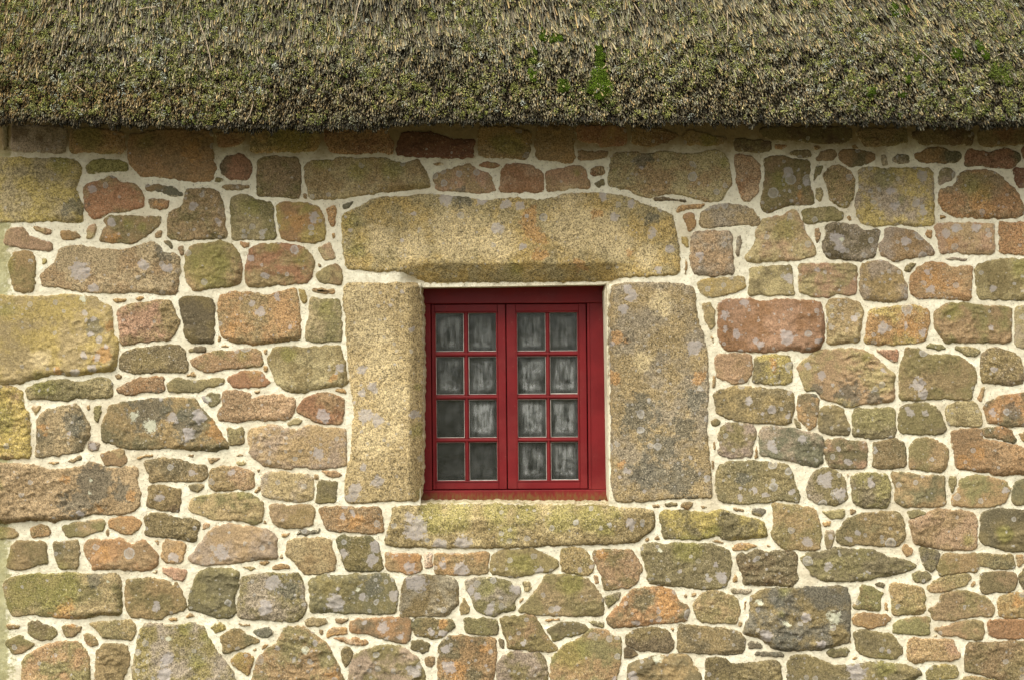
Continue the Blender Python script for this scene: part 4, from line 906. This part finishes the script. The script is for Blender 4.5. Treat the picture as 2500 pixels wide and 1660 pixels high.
# ------------------------------------------------------------------ every stone of the wall
ranked = sorted(range(len(stones)), key=lambda i: -area(stones[i][1]))
own = set(ranked[:300]); loose = []
for i, (code, P, seen) in enumerate(stones_all):
    A_ = area(P); size = math.sqrt(A_); big = size > .07
    s = (0.0058 if size > .09 else 0.0050 if size > .04 else 0.0040) if seen else 0.02
    if big:                                            # squared-off corners
        q = .22 * (P - (np.roll(P, 1, 0) + np.roll(P, -1, 0)) / 2); ql = np.hypot(*q.T)[:, None] + 1e-9; P = P + q / ql * np.minimum(ql, .0065)
    Pc = chaikin(P, 1, .14) if big else chaikin(P, 1, .10)
    H = min(.0095, .003 + size * .030) * random.uniform(.75, 1.15)
    w = min(.017, size * .22)
    V, F, A = stone_mesh(Pc, s, H, w, min(1.0, size * 6) * random.uniform(.5, 1.3), 3.7 * i + 1, gr=.0088 if big else .0062 if size > .035 else .0045)
    if seen and i in own:
        c = np.array([V[:, 0].mean(), 0, V[:, 2].mean()])
        o = link('stone', mesh_np('stone', V - c, F, A), M_STONE, wall, tuple(c)); props(o, code, i)
    else: loose.append((V, F, A, code))
def join_stuff(name, items, code, parent):
    vs, fs, at, n = [], [], {k: [] for k in ('fL', 'fW', 'fG', 'fK', 'fO', 'fP', 'fE')}, 0
    for V, F, A, _ in items:
        vs.append(V); fs.append(F + n); n += len(V)
        for k in at: at[k].append(A[k])
    o = link(name, mesh_np(name, np.vstack(vs), np.vstack(fs), {k: np.concatenate(v) for k, v in at.items()}), M_STONE, parent)
    props(o, code, 5); tag(o, kind='stuff'); return o
join_stuff('stone_chips', loose, 'no11', wall)

for nm, pts, code, H, sd, rg in (('lintel', LINTEL, 'ty21', .012, 901, .35), ('jamb_stone', JAMB_L, 'tt21', .010, 902, .3),
                                 ('jamb_stone', JAMB_R, 'tw13', .010, 903, .3), ('window_sill', SILL, 'gt52', .014, 904, .6)):
    P = chaikin(to_wall(np.array(pts, float).reshape(-1, 2)), 2, .2)
    V, F, A = stone_mesh(P, .0062, H, .018, rg, sd, flat=True, back=.24, gr=.004)
    c = np.array([V[:, 0].mean(), 0, V[:, 2].mean()])
    o = link(nm, mesh_np(nm, V - c, F, A), M_STONE, cottage, tuple(c)); props(o, code, sd); o['grain'] = 1.1

# ------------------------------------------------------------------ window
def paint_material():
    s = N('red_paint')
    a = s.noise(7, 4, 0.6); st = s.n('ShaderNodeMapping'); st.inputs['Scale'].default_value = (60, 60, 3)
    s.lk(s.pos, st.inputs['Vector']); gr = s.noise(1, 5, 0.6, st.outputs[0])
    col = s.mix(s.ramp(a, .35, .65), (0.130, 0.0055, 0.0070), (0.165, 0.0075, 0.0090))
    col = s.mix(s.ramp(gr, .5, .8, 0, .35), col, (0.13, 0.012, 0.014))
    col = s.mix(s.ramp(s.noise(4, 6, .7, None, 5.0), .48, .70, 0, .45), col, (0.20, 0.030, 0.026))
    col = s.mix(s.ramp(s.noise(70, 5, .75), .64, .70, 0, .45), col, (0.33, 0.16, 0.13))
    # algae creeping up from the bottom rail
    sz = s.n('ShaderNodeSeparateXYZ'); s.lk(s.pos, sz.inputs[0])
    zz = s.ramp(sz.outputs[2], 0.865, 0.94, 1.0, 0.0)
    st2 = s.n('ShaderNodeMapping'); st2.inputs['Scale'].default_value = (3, 3, 1); s.lk(s.pos, st2.inputs['Vector'])
    al = s.ramp(s.math('ADD', s.math('MULTIPLY', zz, .50), s.noise(30, 7, .75, st2.outputs[0])), .78, 1.25)
    col = s.mix(s.math('MULTIPLY', al, .8), col, (0.13, 0.115, 0.025))
    b = s.bump(gr, .25, .002, s.bump(s.noise(90, 3), .15, .001))
    return s.done(col, s.ramp(a, .3, .7, .45, .6), b, .25)
M_PAINT = paint_material()
def simple(name, col, rough=.9, spec=.2):
    s = N(name); c = s.scale_col(col, s.ramp(s.noise(40, 4, .6), .3, .7, .75, 1.2)); return s.done(c, rough, None, spec)
def glass_material():
    s = N('dusty_glass'); seed = s.attr('seed', True).outputs['Fac']; dust = s.attr('dust', True).outputs['Fac']
    comb = s.n('ShaderNodeCombineXYZ'); s.lk(seed, comb.inputs[0]); s.lk(seed, comb.inputs[2])
    tc = s.n('ShaderNodeTexCoord').outputs['Object']
    v = s.n('ShaderNodeVectorMath', operation='ADD'); s.lk(tc, v.inputs[0]); s.lk(comb.outputs[0], v.inputs[1]); v = v.outputs[0]
    st = s.n('ShaderNodeMapping'); st.inputs['Scale'].default_value = (1, 1, .16); s.lk(v, st.inputs['Vector'])
    wipe = s.noise(70, 5, .6, st.outputs[0]); cloud = s.noise(13, 4, .6, v, 0, .8)
    sp = s.n('ShaderNodeSeparateXYZ'); s.lk(tc, sp.inputs[0])
    # wiped dust stays off the corners and thickens to a rim low on the pane
    ex = s.ramp(s.math('ABSOLUTE', sp.outputs[0]), .030, .056, 1, 0); ez = s.ramp(s.math('ABSOLUTE', sp.outputs[2]), .05, .078, 1, 0)
    box = s.math('MULTIPLY', ex, ez)
    f = s.math('ADD', s.math('MULTIPLY', wipe, .8), s.math('MULTIPLY', cloud, .6))
    f = s.math('MULTIPLY', s.ramp(f, .52, .95), s.ramp(box, 0, 1, .25, 1))
    low = s.math('MULTIPLY', s.ramp(s.math('ABSOLUTE', s.math('ADD', sp.outputs[2], .052)), .022, .0), s.ramp(s.noise(45, 5, .7, v), .38, .72))
    low = s.math('MULTIPLY', low, s.ramp(s.math('ABSOLUTE', sp.outputs[0]), .028, .05, 1, 0))
    f = s.math('MULTIPLY', s.math('ADD', s.math('MULTIPLY', f, .36), s.math('MULTIPLY', low, .30)), dust, clamp=True)
    f = s.math('ADD', f, s.ramp(s.noise(16, 4, .6, v), .3, .7, .015, .07))
    t = s.t; tr = s.n('ShaderNodeBsdfTransparent'); tr.inputs[0].default_value = (.62, .66, .60, 1)
    gl = s.n('ShaderNodeBsdfGlossy'); gl.inputs['Roughness'].default_value = .12; gl.inputs[0].default_value = (.75, .77, .72, 1)
    fr = s.n('ShaderNodeFresnel'); fr.inputs[0].default_value = 1.5
    bb = s.bump(s.noise(9, 2, .5, v), .25, .01); s.lk(bb, gl.inputs['Normal'])
    m1 = s.n('ShaderNodeMixShader'); s.lk(fr.outputs[0], m1.inputs[0]); s.lk(tr.outputs[0], m1.inputs[1]); s.lk(gl.outputs[0], m1.inputs[2])
    df = s.n('ShaderNodeBsdfDiffuse'); df.inputs[0].default_value = (.48, .49, .47, 1)
    m2 = s.n('ShaderNodeMixShader'); s.lk(f, m2.inputs[0]); s.lk(m1.outputs[0], m2.inputs[1]); s.lk(df.outputs[0], m2.inputs[2])
    out = [n for n in t.nodes if n.type == 'OUTPUT_MATERIAL'][0]; s.lk(m2.outputs[0], out.inputs['Surface'])
    return s.m
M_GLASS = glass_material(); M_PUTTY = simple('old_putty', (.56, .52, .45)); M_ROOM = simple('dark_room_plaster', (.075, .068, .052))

YF = .200                                      # face of the frame behind the wall plane
def wx(sx, y=YF): return (sx - 1250) * K * (1 + y / D)
def wz(sy, y=YF): return CZ - (sy - 830) * K * (1 + y / D)
def cx_(c): return wx(960 + c / 2.613)
def cz_(c): return wz(660 + c / 2.613)
piv = Vector((wx(1255), 0, wz(965))); lean = math.radians(.55)
def leaned(o):
    """the whole window leans very slightly; shared by frame, sashes and panes"""
    for v in o.data.vertices:
        dx, dz = v.co.x - piv.x, v.co.z - piv.z
        v.co.x = piv.x + dx - dz * math.tan(lean) * 1.0; v.co.z = piv.z + dz + dx * math.tan(lean) * .6
    return o
window = bpy.data.objects.new('window', None); S.collection.objects.link(window); window.parent = cottage
bm = bmesh.new()
fl, fr_, ft, fb = cx_(150), cx_(1400), cz_(80), cz_(1510)
il, ir, it, ib = cx_(243), cx_(1243), cz_(213), cz_(1399)
add_box(bm, fl, il, YF, YF + .07, ib, it, .003); add_box(bm, ir, fr_, YF, YF + .07, ib, it, .003)
add_box(bm, fl, fr_, YF - .001, YF + .07, it + .0006, ft, .003); add_box(bm, fl, fr_, YF - .002, YF + .07, fb, ib - .0006, .003)
add_box(bm, cx_(1243) - .0012, cx_(1258), YF - .004, YF + .01, ib + .001, it - .001, .002)      # cover strip on the right
leaned(bm_obj('window_frame', bm, M_PAINT, window))
RY = YF + .012
rows = [(272, 515), (550, 790), (824, 1066), (1097, 1340)]
pane_n = 0
dusts = {(0, 0): .75, (0, 1): .8, (0, 2): .12, (0, 3): .08, (1, 0): .7, (1, 1): .8, (1, 2): 1.15, (1, 3): .12, (2, 0): .7, (2, 1): 1.2, (2, 2): 1.1, (2, 3): .85, (3, 0): .5, (3, 1): 1.15, (3, 2): 1.1, (3, 3): .95}
for si, (x0, x1, cols) in enumerate(((247, 720, ((274, 452), (483, 661))), (726, 1236, ((794, 975), (1004, 1180))))):
    bm = bmesh.new()
    X0, X1, T_, B_ = cx_(x0), cx_(x1), it - .003, ib + .003
    a, b = cx_(cols[0][0]), cx_(cols[1][1]); c0, c1 = cx_(cols[0][1]), cx_(cols[1][0])
    tt, bb = cz_(rows[0][0]), cz_(rows[-1][1]); g = .006
    add_box(bm, X0, a - g, RY, RY + .045, B_, T_, .0025); add_box(bm, b + g, X1, RY, RY + .045, B_, T_, .0025)
    add_box(bm, a - g + .0002, b + g - .0002, RY + .0006, RY + .045, tt + g, T_ - .0002, .0025); add_box(bm, a - g + .0002, b + g - .0002, RY + .0006, RY + .045, B_ + .0002, bb - g, .0025)
    # bead round the glazed opening
    for (u0, u1, v0, v1) in ((a - g, a, bb, tt), (b, b + g, bb, tt), (a - g, b + g, tt, tt + g), (a - g, b + g, bb - g, bb)):
        add_box(bm, u0 - .0012, u1 - .0002, RY - .0028, RY + .03, v0 + .0003, v1 - .0003, .0022)
    sash = leaned(bm_obj('sash', bm, M_PAINT, window))
    m = bmesh.new(); cm = (c0 + c1) / 2
    def bar(bm, u0, u1, v0, v1, vert):
        add_box(bm, u0, u1, RY + .010, RY + .034, v0, v1, .001)
        if vert: q = (u1 - u0) * .26; add_box(bm, u0 + q, u1 - q, RY + .0015, RY + .012, v0, v1, .0024)
        else: q = (v1 - v0) * .26; add_box(bm, u0 - .003, u1 + .003, RY + .0008, RY + .012, v0 + q, v1 - q, .0024)
    # glazing bars: one upright, three across
    bar(m, c0 + .001, c1 - .001, bb, tt, True); leaned(bm_obj('glazing_bar', m, M_PAINT, window))
    for r_ in range(3):
        m = bmesh.new(); bar(m, a, b, cz_(rows[r_ + 1][0]) + .0005, cz_(rows[r_][1]) - .0005, False)
        leaned(bm_obj('glazing_bar', m, M_PAINT, window))
    for ci, (p0, p1) in enumerate(cols):
        for ri, (q0, q1) in enumerate(rows):
            u0, u1, v1, v0 = cx_(p0), cx_(p1), cz_(q0), cz_(q1)
            m = bmesh.new(); add_box(m, u0 - .003, u1 + .003, RY + .022, RY + .025, v0 - .003, v1 + .003)
            o = leaned(bm_obj('pane', m, M_GLASS, window)); ctr = sum((v.co for v in o.data.vertices), Vector()) / len(o.data.vertices)
            for v in o.data.vertices: v.co -= ctr
            o.location = ctr; o['seed'] = 3.17 * pane_n + 1; o['dust'] = dusts[(si * 2 + ci, ri)]; pane_n += 1
            # a thin bead of old putty showing round the glass, unevenly
            m = bmesh.new(); rr = random.Random(pane_n)
            wl, wr, wt, wb = (rr.uniform(.0006, .0018) for _ in range(4)); wb *= rr.choice([1, 1.6]); wt *= .7
            for (e0, e1, h0, h1) in ((u0, u0 + wl, v0, v1), (u1 - wr, u1, v0, v1), (u0, u1, v1 - wt, v1), (u0, u1, v0, v0 + wb)):
                add_box(m, e0, e1, RY + .012, RY + .0215, h0 + .0001 * wl, h1)
            if pane_n not in (0,): leaned(bm_obj('putty', m, M_PUTTY, window))
# iron hinge pin at the foot of the frame
bm = bmesh.new(); bmesh.ops.create_cone(bm, cap_ends=True, segments=12, radius1=.007, radius2=.006, depth=.035)
for v in bm.verts: v.co = Vector((wx(1464) + v.co.x, YF - .006 + v.co.z * .3, wz(1221) + v.co.y))
bm_obj('bolt', bm, simple('rusty_iron', (.05, .03, .02), .8), window)
# the dim room behind the glass
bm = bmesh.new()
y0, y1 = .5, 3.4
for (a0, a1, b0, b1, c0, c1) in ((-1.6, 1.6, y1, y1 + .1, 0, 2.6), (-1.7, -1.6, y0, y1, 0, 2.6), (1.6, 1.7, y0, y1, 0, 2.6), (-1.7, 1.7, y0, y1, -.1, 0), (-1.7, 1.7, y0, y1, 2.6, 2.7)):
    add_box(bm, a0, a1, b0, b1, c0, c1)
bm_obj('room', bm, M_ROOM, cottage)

# ------------------------------------------------------------------ thatch
ROOF_X0, ROOF_X1 = -2.36, 3.45
def eave_drop(x):
    sx = x / K / .945 + 1250
    return -(np.interp(sx, [-200, 0, 200, 500, 750, 950, 1200, 1500, 2000, 2500, 3200], [290, 290, 299, 309, 309, 303, 294, 295, 298, 300, 300]) - 300) * K * .945 + .005 * np.sin(np.asarray(x) * 7.3 + 1) * np.sin(np.asarray(x) * 2.9)
PITCH = math.radians(53)
YT = -.34; ZB = 2.447
_prof = [(-.02, 2.80), (-.16, 2.615), (-.27, ZB + .045), (-.315, ZB + .004), (YT, ZB + .006)]
_y, _z, _s = YT, ZB + .006, 0.0
while _s < 4.2:
    _t = min(1.0, _s / .9); _a = math.radians(93 + (53 - 93) * (_t ** .9))
    _s += .03; _y += .03 * math.cos(_a); _z += .03 * math.sin(_a); _prof.append((_y, _z))
_prof = np.array(_prof); _cl = np.concatenate([[0], np.cumsum(np.hypot(*np.diff(_prof, axis=0).T))])
S_TIP = _cl[4]; S_SLOPE = S_TIP + .30
def roof_at(x, s):
    y = np.interp(s, _cl, _prof[:, 0]); z = np.interp(s, _cl, _prof[:, 1])
    e = .004; ty = (np.interp(s + e, _cl, _prof[:, 0]) - np.interp(s - e, _cl, _prof[:, 0])); tz = (np.interp(s + e, _cl, _prof[:, 1]) - np.interp(s - e, _cl, _prof[:, 1]))
    L = np.hypot(ty, tz) + 1e-9; ty /= L; tz /= L
    ny, nz = -tz, ty                                    # outward
    P3 = np.stack([x * 5, s * 5, x * 0], 1); bump = .020 * fbm(P3, 3) + .016 * fbm(P3 * 5 + 9, 3, .7)
    return np.stack([x, y + ny * bump, z + nz * bump + eave_drop(x)], 1), np.stack([x * 0, ty, tz], 1), np.stack([x * 0, ny, nz], 1)
def core_material():
    s = N('matted_thatch'); st = s.n('ShaderNodeMapping'); st.inputs['Scale'].default_value = (160, 20, 20); s.lk(s.pos, st.inputs['Vector'])
    f = s.noise(1, 5, .7, st.outputs[0]); col = s.mix(s.ramp(f, .35, .7), (.018, .014, .009), (.11, .085, .05))
    return s.done(col, .95, s.bump(f, 1.0, .01), .1)
xs = np.arange(ROOF_X0, ROOF_X1 + .001, .03); ss = np.concatenate([np.arange(0, S_SLOPE + 1.0, .03), np.arange(S_SLOPE + 1.03, _cl[-1], .12)])
GXr, GSr = np.meshgrid(xs, ss); P, T, Nn = roof_at(GXr.ravel(), GSr.ravel()); P = P - Nn * .024
idx = np.arange(P.shape[0]).reshape(len(ss), len(xs))
Q = np.stack([idx[:-1, :-1], idx[:-1, 1:], idx[1:, 1:], idx[1:, :-1]], 2).reshape(-1, 4)
roof = link('thatched_roof', mesh_np('thatched_roof', P, Q), core_material(), cottage)
# gable ends of the thatch and the far slope
bm = bmesh.new()
pr = [tuple(p) for p in _prof[1:]]; ridge = pr[-1]
for x in (ROOF_X0, ROOF_X1):
    ed = float(eave_drop(np.array([x]))[0])
    vs = [bm.verts.new((x, y, z + ed)) for y, z in pr] + [bm.verts.new((x, ridge[0] * 2 + .4, 2.6))]
    bm.faces.new(vs)
v = [bm.verts.new(q) for q in ((ROOF_X0, ridge[0], ridge[1]), (ROOF_X1, ridge[0], ridge[1]), (ROOF_X1, ridge[0] * 2 + .4, 2.6), (ROOF_X0, ridge[0] * 2 + .4, 2.6))]
bm.faces.new(v); bmesh.ops.triangulate(bm, faces=bm.faces)
bm_obj('thatch_gable', bm, roof.data.materials[0], roof)

rs = np.random.default_rng(5)
def stalks(n, x0, x1, s0, s1, lmin, lmax, rad, lift, kind):
    x = rs.uniform(x0, x1, n); s = rs.uniform(s0, s1, n)
    P, T, Nn = roof_at(x, s)
    down = np.array([0, -math.cos(PITCH), -math.sin(PITCH)])
    onslope = sstep(s, S_TIP + .10, S_TIP + .42)[:, None]
    base = down * (1 - onslope) * 1.0 + (-T) * onslope + Nn * lift * (0.35 + .65 * rs.random((n, 1)))
    sxr = x / K / .945 + 1250
    lean_ = np.interp(sxr, [-100, 300, 900, 1500, 2100, 2600], [-.02, .03, .06, .15, .28, .36]) + .22 * fbm(np.stack([x * 2.2, s * 3, x * 0 + 4], 1), 2)
    base = base + np.stack([lean_ * (0.35 + .65 * onslope[:, 0]), 0 * x, 0 * x], 1) + rs.normal(0, .16, (n, 3))
    base /= np.linalg.norm(base, axis=1)[:, None]
    L = rs.uniform(lmin, lmax, n) * (1 - .45 * (1 - onslope[:, 0]))
    R = rad * rs.uniform(.6, 1.35, n)
    off = (rs.uniform(-.014, .006, n) + .024 * perlin(np.stack([x * 26, s * 17, x * 0 + 2], 1)))[:, None]
    b = P + Nn * off - base * (L * .5)[:, None]; t = b + base * L[:, None]
    # colours
    pal = np.array([(.28, .24, .16), (.38, .29, .16), (.20, .175, .125), (.115, .095, .065), (.23, .22, .185), (.34, .235, .12), (.20, .20, .09), (.46, .37, .22), (.06, .05, .035), (.28, .225, .18)])
    w = np.array([.19, .09, .17, .14, .15, .05, .10, .022, .06, .04]); ci = rs.choice(len(pal), n, p=w / w.sum())
    C = pal[ci] * rs.uniform(.38, 1.08, (n, 1))
    reg = fbm(np.stack([x * 1.6, s * 3.5, x * 0 + 8], 1), 3)[:, None]
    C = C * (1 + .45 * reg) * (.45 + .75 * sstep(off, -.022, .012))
    gold = (np.clip(1 - abs(s - S_TIP - .10) / .12, 0, 1) * np.interp(sxr, [0, 350, 700, 1000, 2600], [.75, .6, .25, .10, .05]))[:, None]
    gold = np.maximum(gold, np.clip(1 - (sxr[:, None] - 20) / 160, 0, 1) * .5) * (rs.random((n, 1)) < .6)
    C = C * (1 - gold) + np.array([.32, .20, .075]) * gold * rs.uniform(.6, 1.3, (n, 1))
    low = (1 - sstep(s, S_TIP - .02, S_TIP + .05))[:, None]; C = C * np.array([.95, .95, .80]) * (1 - .80 * low)       # lowest ends darkened
    # 4-sided prism with a closed, paler cut end
    a = np.cross(base, np.array([0.3, .1, 1.0])); a /= np.linalg.norm(a, axis=1)[:, None]; c = np.cross(base, a)
    ang = [0, math.pi / 2, math.pi, 1.5 * math.pi]; V = np.zeros((n, 8, 3))
    for k, q in enumerate(ang):
        o_ = (a * math.cos(q) + c * math.sin(q)) * R[:, None]; V[:, k] = b + o_; V[:, k + 4] = t + o_ * .92
    f = np.array([[0, 1, 5, 4], [1, 2, 6, 5], [2, 3, 7, 6], [3, 0, 4, 7], [4, 5, 6, 7]])
    F = (f[None] + (np.arange(n) * 8)[:, None, None]).reshape(-1, 4)
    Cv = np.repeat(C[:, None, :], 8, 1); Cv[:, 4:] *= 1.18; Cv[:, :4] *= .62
    return V.reshape(-1, 3), F, Cv.reshape(-1, 3)
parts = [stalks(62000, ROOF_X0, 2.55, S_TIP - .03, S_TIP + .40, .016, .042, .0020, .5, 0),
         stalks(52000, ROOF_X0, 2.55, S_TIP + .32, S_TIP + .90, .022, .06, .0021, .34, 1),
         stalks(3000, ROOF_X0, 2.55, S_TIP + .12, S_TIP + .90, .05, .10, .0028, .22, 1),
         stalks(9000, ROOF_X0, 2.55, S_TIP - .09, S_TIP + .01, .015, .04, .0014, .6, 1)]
vs, fs, cs, n = [], [], [], 0
for V, F, C in parts: vs.append(V); fs.append(F + n); cs.append(C); n += len(V)
M_STRAW = vcol_material('weathered_straw', .8)
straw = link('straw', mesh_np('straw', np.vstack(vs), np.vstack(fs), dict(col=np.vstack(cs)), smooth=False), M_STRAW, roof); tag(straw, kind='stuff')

def tufts(centres, normals, radii, per, leaf, cols, flat=.55):
    """crumbly growth: many tiny leaf faces on low domes"""
    n = len(centres); m = n * per
    ci = np.repeat(np.arange(n), per); d = rs.normal(size=(m, 3)); d /= np.linalg.norm(d, axis=1)[:, None]
    Nn = normals[ci]; dn = (d * Nn).sum(1)[:, None]; d = d - Nn * dn * 2 * (dn < 0)
    tang = d - Nn * (d * Nn).sum(1)[:, None]
    p = centres[ci] + (tang + Nn * (d * Nn).sum(1)[:, None] * flat) * radii[ci][:, None] * rs.uniform(.55, 1.05, (m, 1)) ** .6
    o1 = rs.normal(size=(m, 3)); o1 /= np.linalg.norm(o1, axis=1)[:, None]; o2 = np.cross(o1, d); o2 /= np.linalg.norm(o2, axis=1)[:, None] + 1e-9
    L = leaf * rs.uniform(.6, 1.4, (m, 1)); V = np.stack([p - o1 * L * .5, p + o1 * L * .5, p + o2 * L * .8 + d * L * .4], 1)
    C = np.repeat((cols[ci] * rs.uniform(.7, 1.3, (m, 1)))[:, None, :], 3, 1); C[:, 2] *= 1.2
    return V.reshape(-1, 3), np.arange(m * 3).reshape(-1, 3), C.reshape(-1, 3)
n = 12000
x = rs.uniform(ROOF_X0, 2.55, n); s = rs.uniform(S_TIP + .02, S_TIP + 1.0, n)
den = fbm(np.stack([x * 3.2, s * 4.5, x * 0 + 30], 1), 4) + np.interp(x, [-2.2, -.9, 0, .8, 2.3], [.24, .08, -.02, .02, .16])
keep = den > rs.uniform(-.30, .32, n); x, s = x[keep], s[keep]; P, T, Nn = roof_at(x, s); n = len(x)
pal = .80 * np.array([(.27, .28, .07), (.34, .34, .11), (.175, .18, .055), (.33, .33, .21), (.15, .19, .045), (.44, .46, .38)])
C = pal[rs.choice(6, n, p=[.27, .22, .20, .14, .10, .07])] * 1.15
V, F, Cc = tufts(P + Nn * .003, Nn, rs.uniform(.006, .022, n), 36, .0046, C)
o = link('lichen', mesh_np('lichen', V, F, dict(col=Cc), smooth=False), vcol_material('crumbly_lichen', .9), roof); tag(o, kind='stuff')

# where a survey pixel of the roof lies: march the eye ray on to the thatch profile
def roof_hit(px, py):
    dx, dz = (px - 1250) * K / D, -(py - 830) * K / D
    best = None
    for s_ in np.arange(S_TIP, S_SLOPE + 1.2, .004):
        y = np.interp(s_, _cl, _prof[:, 0]); z = np.interp(s_, _cl, _prof[:, 1]); t = y + D; e = abs(CZ + dz * t - z - float(eave_drop(np.array([dx * t]))[0]))
        if best is None or e < best[0]: best = (e, dx * t, s_)
    return best[1], best[2]
M_MOSS = vcol_material('bright_moss', .85)
MOSS = [([(1465, 188, 22), (1462, 212, 26), (1478, 215, 18), (1452, 215, 15), (1463, 235, 14)], 'largest bright green moss clump, low on the thatch right of the window centre'),
        ([(1460, 122, 10), (1464, 134, 12), (1462, 150, 10), (1466, 162, 12)], 'narrow upright streak of green moss just above the largest moss clump'),
        ([(1302, 181, 14), (1298, 190, 11)], 'rounded bright green moss cushion near the eave, left of the largest clump'),
        ([(1372, 203, 11), (1378, 213, 13)], 'small green moss cushion close to the left of the largest clump'),
        ([(1298, 125, 11), (1300, 150, 7)], 'small green moss cushion directly above the rounded left cushion'),
        ([(1350, 92, 12), (1364, 96, 10)], 'dark green moss cushion high on the thatch above the window'),
        ([(1325, 78, 9), (1327, 92, 11)], 'narrow dark green moss tuft left of the high moss cushion'),
        ([(2185, 22, 12), (2186, 38, 10)], 'dark green moss tuft near the top edge at the right part of the thatch'),
        ([(2212, 24, 11)], 'small round moss tuft at the top right of the thatch, right of a taller one'),
        ([(2335, 130, 14), (2341, 138, 10)], 'vivid green moss tuft in the middle of the right part of the thatch'),
        ([(2243, 138, 11), (2252, 142, 9)], 'yellow green moss tuft left of the vivid tuft on the right'),
        ([(2396, 114, 12), (2406, 136, 9)], 'soft green moss tuft upper right of the vivid tuft'),
        ([(2425, 160, 22), (2445, 178, 28), (2460, 190, 22), (2430, 175, 20)], 'broad thin green moss patch at the far right of the thatch'),
        ([(2127, 222, 13), (2125, 232, 9)], 'small green moss tuft low on the right part of the thatch'),
        ([(2201, 228, 10), (2213, 195, 9)], 'pair of faint moss tufts low on the thatch, right of the low small tuft')]
for k, (blobs, lab) in enumerate(MOSS):
    cs_, ns_, rr = [], [], []
    for px, py, r in blobs:
        for q in range(7):
            a, b = roof_hit(px + rs.uniform(-.6, .6) * r, py + rs.uniform(-.6, .6) * r)
            P, T, Nn = roof_at(np.array([a]), np.array([b])); cs_.append(P[0] + Nn[0] * .004); ns_.append(Nn[0]); rr.append(r * K * rs.uniform(.45, .75))
    cs_, ns_, rr = np.array(cs_), np.array(ns_), np.array(rr)
    base = np.array([(.085, .135, .008), (.11, .14, .02)][k in (10, 12)]) * rs.uniform(.8, 1.15)
    thin = 90 if k == 12 else 300
    V, F, Cc = tufts(cs_, ns_, rr, thin, .0042, np.tile(base, (len(cs_), 1)) * rs.uniform(.75, 1.25, (len(cs_), 1)), .5)
    c = cs_.mean(0); o = link('moss_clump', mesh_np('moss_clump', V - c, F, dict(col=Cc), smooth=False), M_MOSS, None, tuple(c))
    tag(o, lab, 'moss', 'moss clumps growing on the thatch')

# single long straws lying loose on the thatch
M_DRY = simple('dry_straw', (.33, .26, .17), .7)
def loose_straw(pts, r=.0022):
    cu = bpy.data.curves.new('loose_straw', 'CURVE'); cu.dimensions = '3D'; cu.bevel_depth = r; cu.bevel_resolution = 1; cu.use_fill_caps = True
    sp = cu.splines.new('POLY'); sp.points.add(len(pts) - 1)
    for i, (px, py) in enumerate(pts):
        a, b = roof_hit(px, py); P, T, Nn = roof_at(np.array([a]), np.array([b])); p = P[0] + Nn[0] * (.010 + .004 * i); sp.points[i].co = (*p, 1)
    tmp = bpy.data.objects.new('tmp', cu); me = bpy.data.meshes.new_from_object(tmp); bpy.data.objects.remove(tmp)
    link('loose_straw', me, M_DRY, roof)
for p in ([(883, -10), (874, 30), (868, 62)], [(178, 206), (192, 214), (211, 229)], [(198, 15), (198, 48), (199, 78)], [(172, 5), (175, 36)], [(160, 98), (150, 140)],
          [(332, 29), (360, 26), (382, 22)], [(1486, 88), (1491, 112), (1494, 135)], [(1457, 181), (1470, 172), (1480, 163)], [(1577, 65), (1570, 97)], [(1688, 48), (1694, 72)],
          [(486, 55), (504, 100), (514, 140), (520, 175)], [(620, 250), (612, 282), (601, 300)], [(2235, 120), (2262, 142), (2276, 158)], [(1774, 30), (1776, 70), (1775, 92)],
          [(1214, 30), (1217, 60)], [(1350, 20), (1358, 52)], [(1547, 12), (1566, 44)], [(2118, 5), (2130, 30)], [(2310, 150), (2330, 175), (2338, 203)], [(2430, 140), (2450, 130)]):
    loose_straw(p)

# ------------------------------------------------------------------ ground
def ground_material():
    s = N('grass_and_gravel'); a = s.noise(1.3, 5, .6); b = s.noise(40, 5, .7)
    col = s.mix(s.ramp(a, .4, .6), (.06, .075, .025), (.17, .14, .095)); col = s.scale_col(col, s.ramp(b, .3, .7, .6, 1.35))
    return s.done(col, .95, s.bump(b, .6, .02), .1)
bm = bmesh.new()
bmesh.ops.create_grid(bm, x_segments=60, y_segments=60, size=900)
for v in bm.verts: v.co.z = 0.0
g = bm_obj('ground', bm, ground_material()); tag(g, kind='structure')
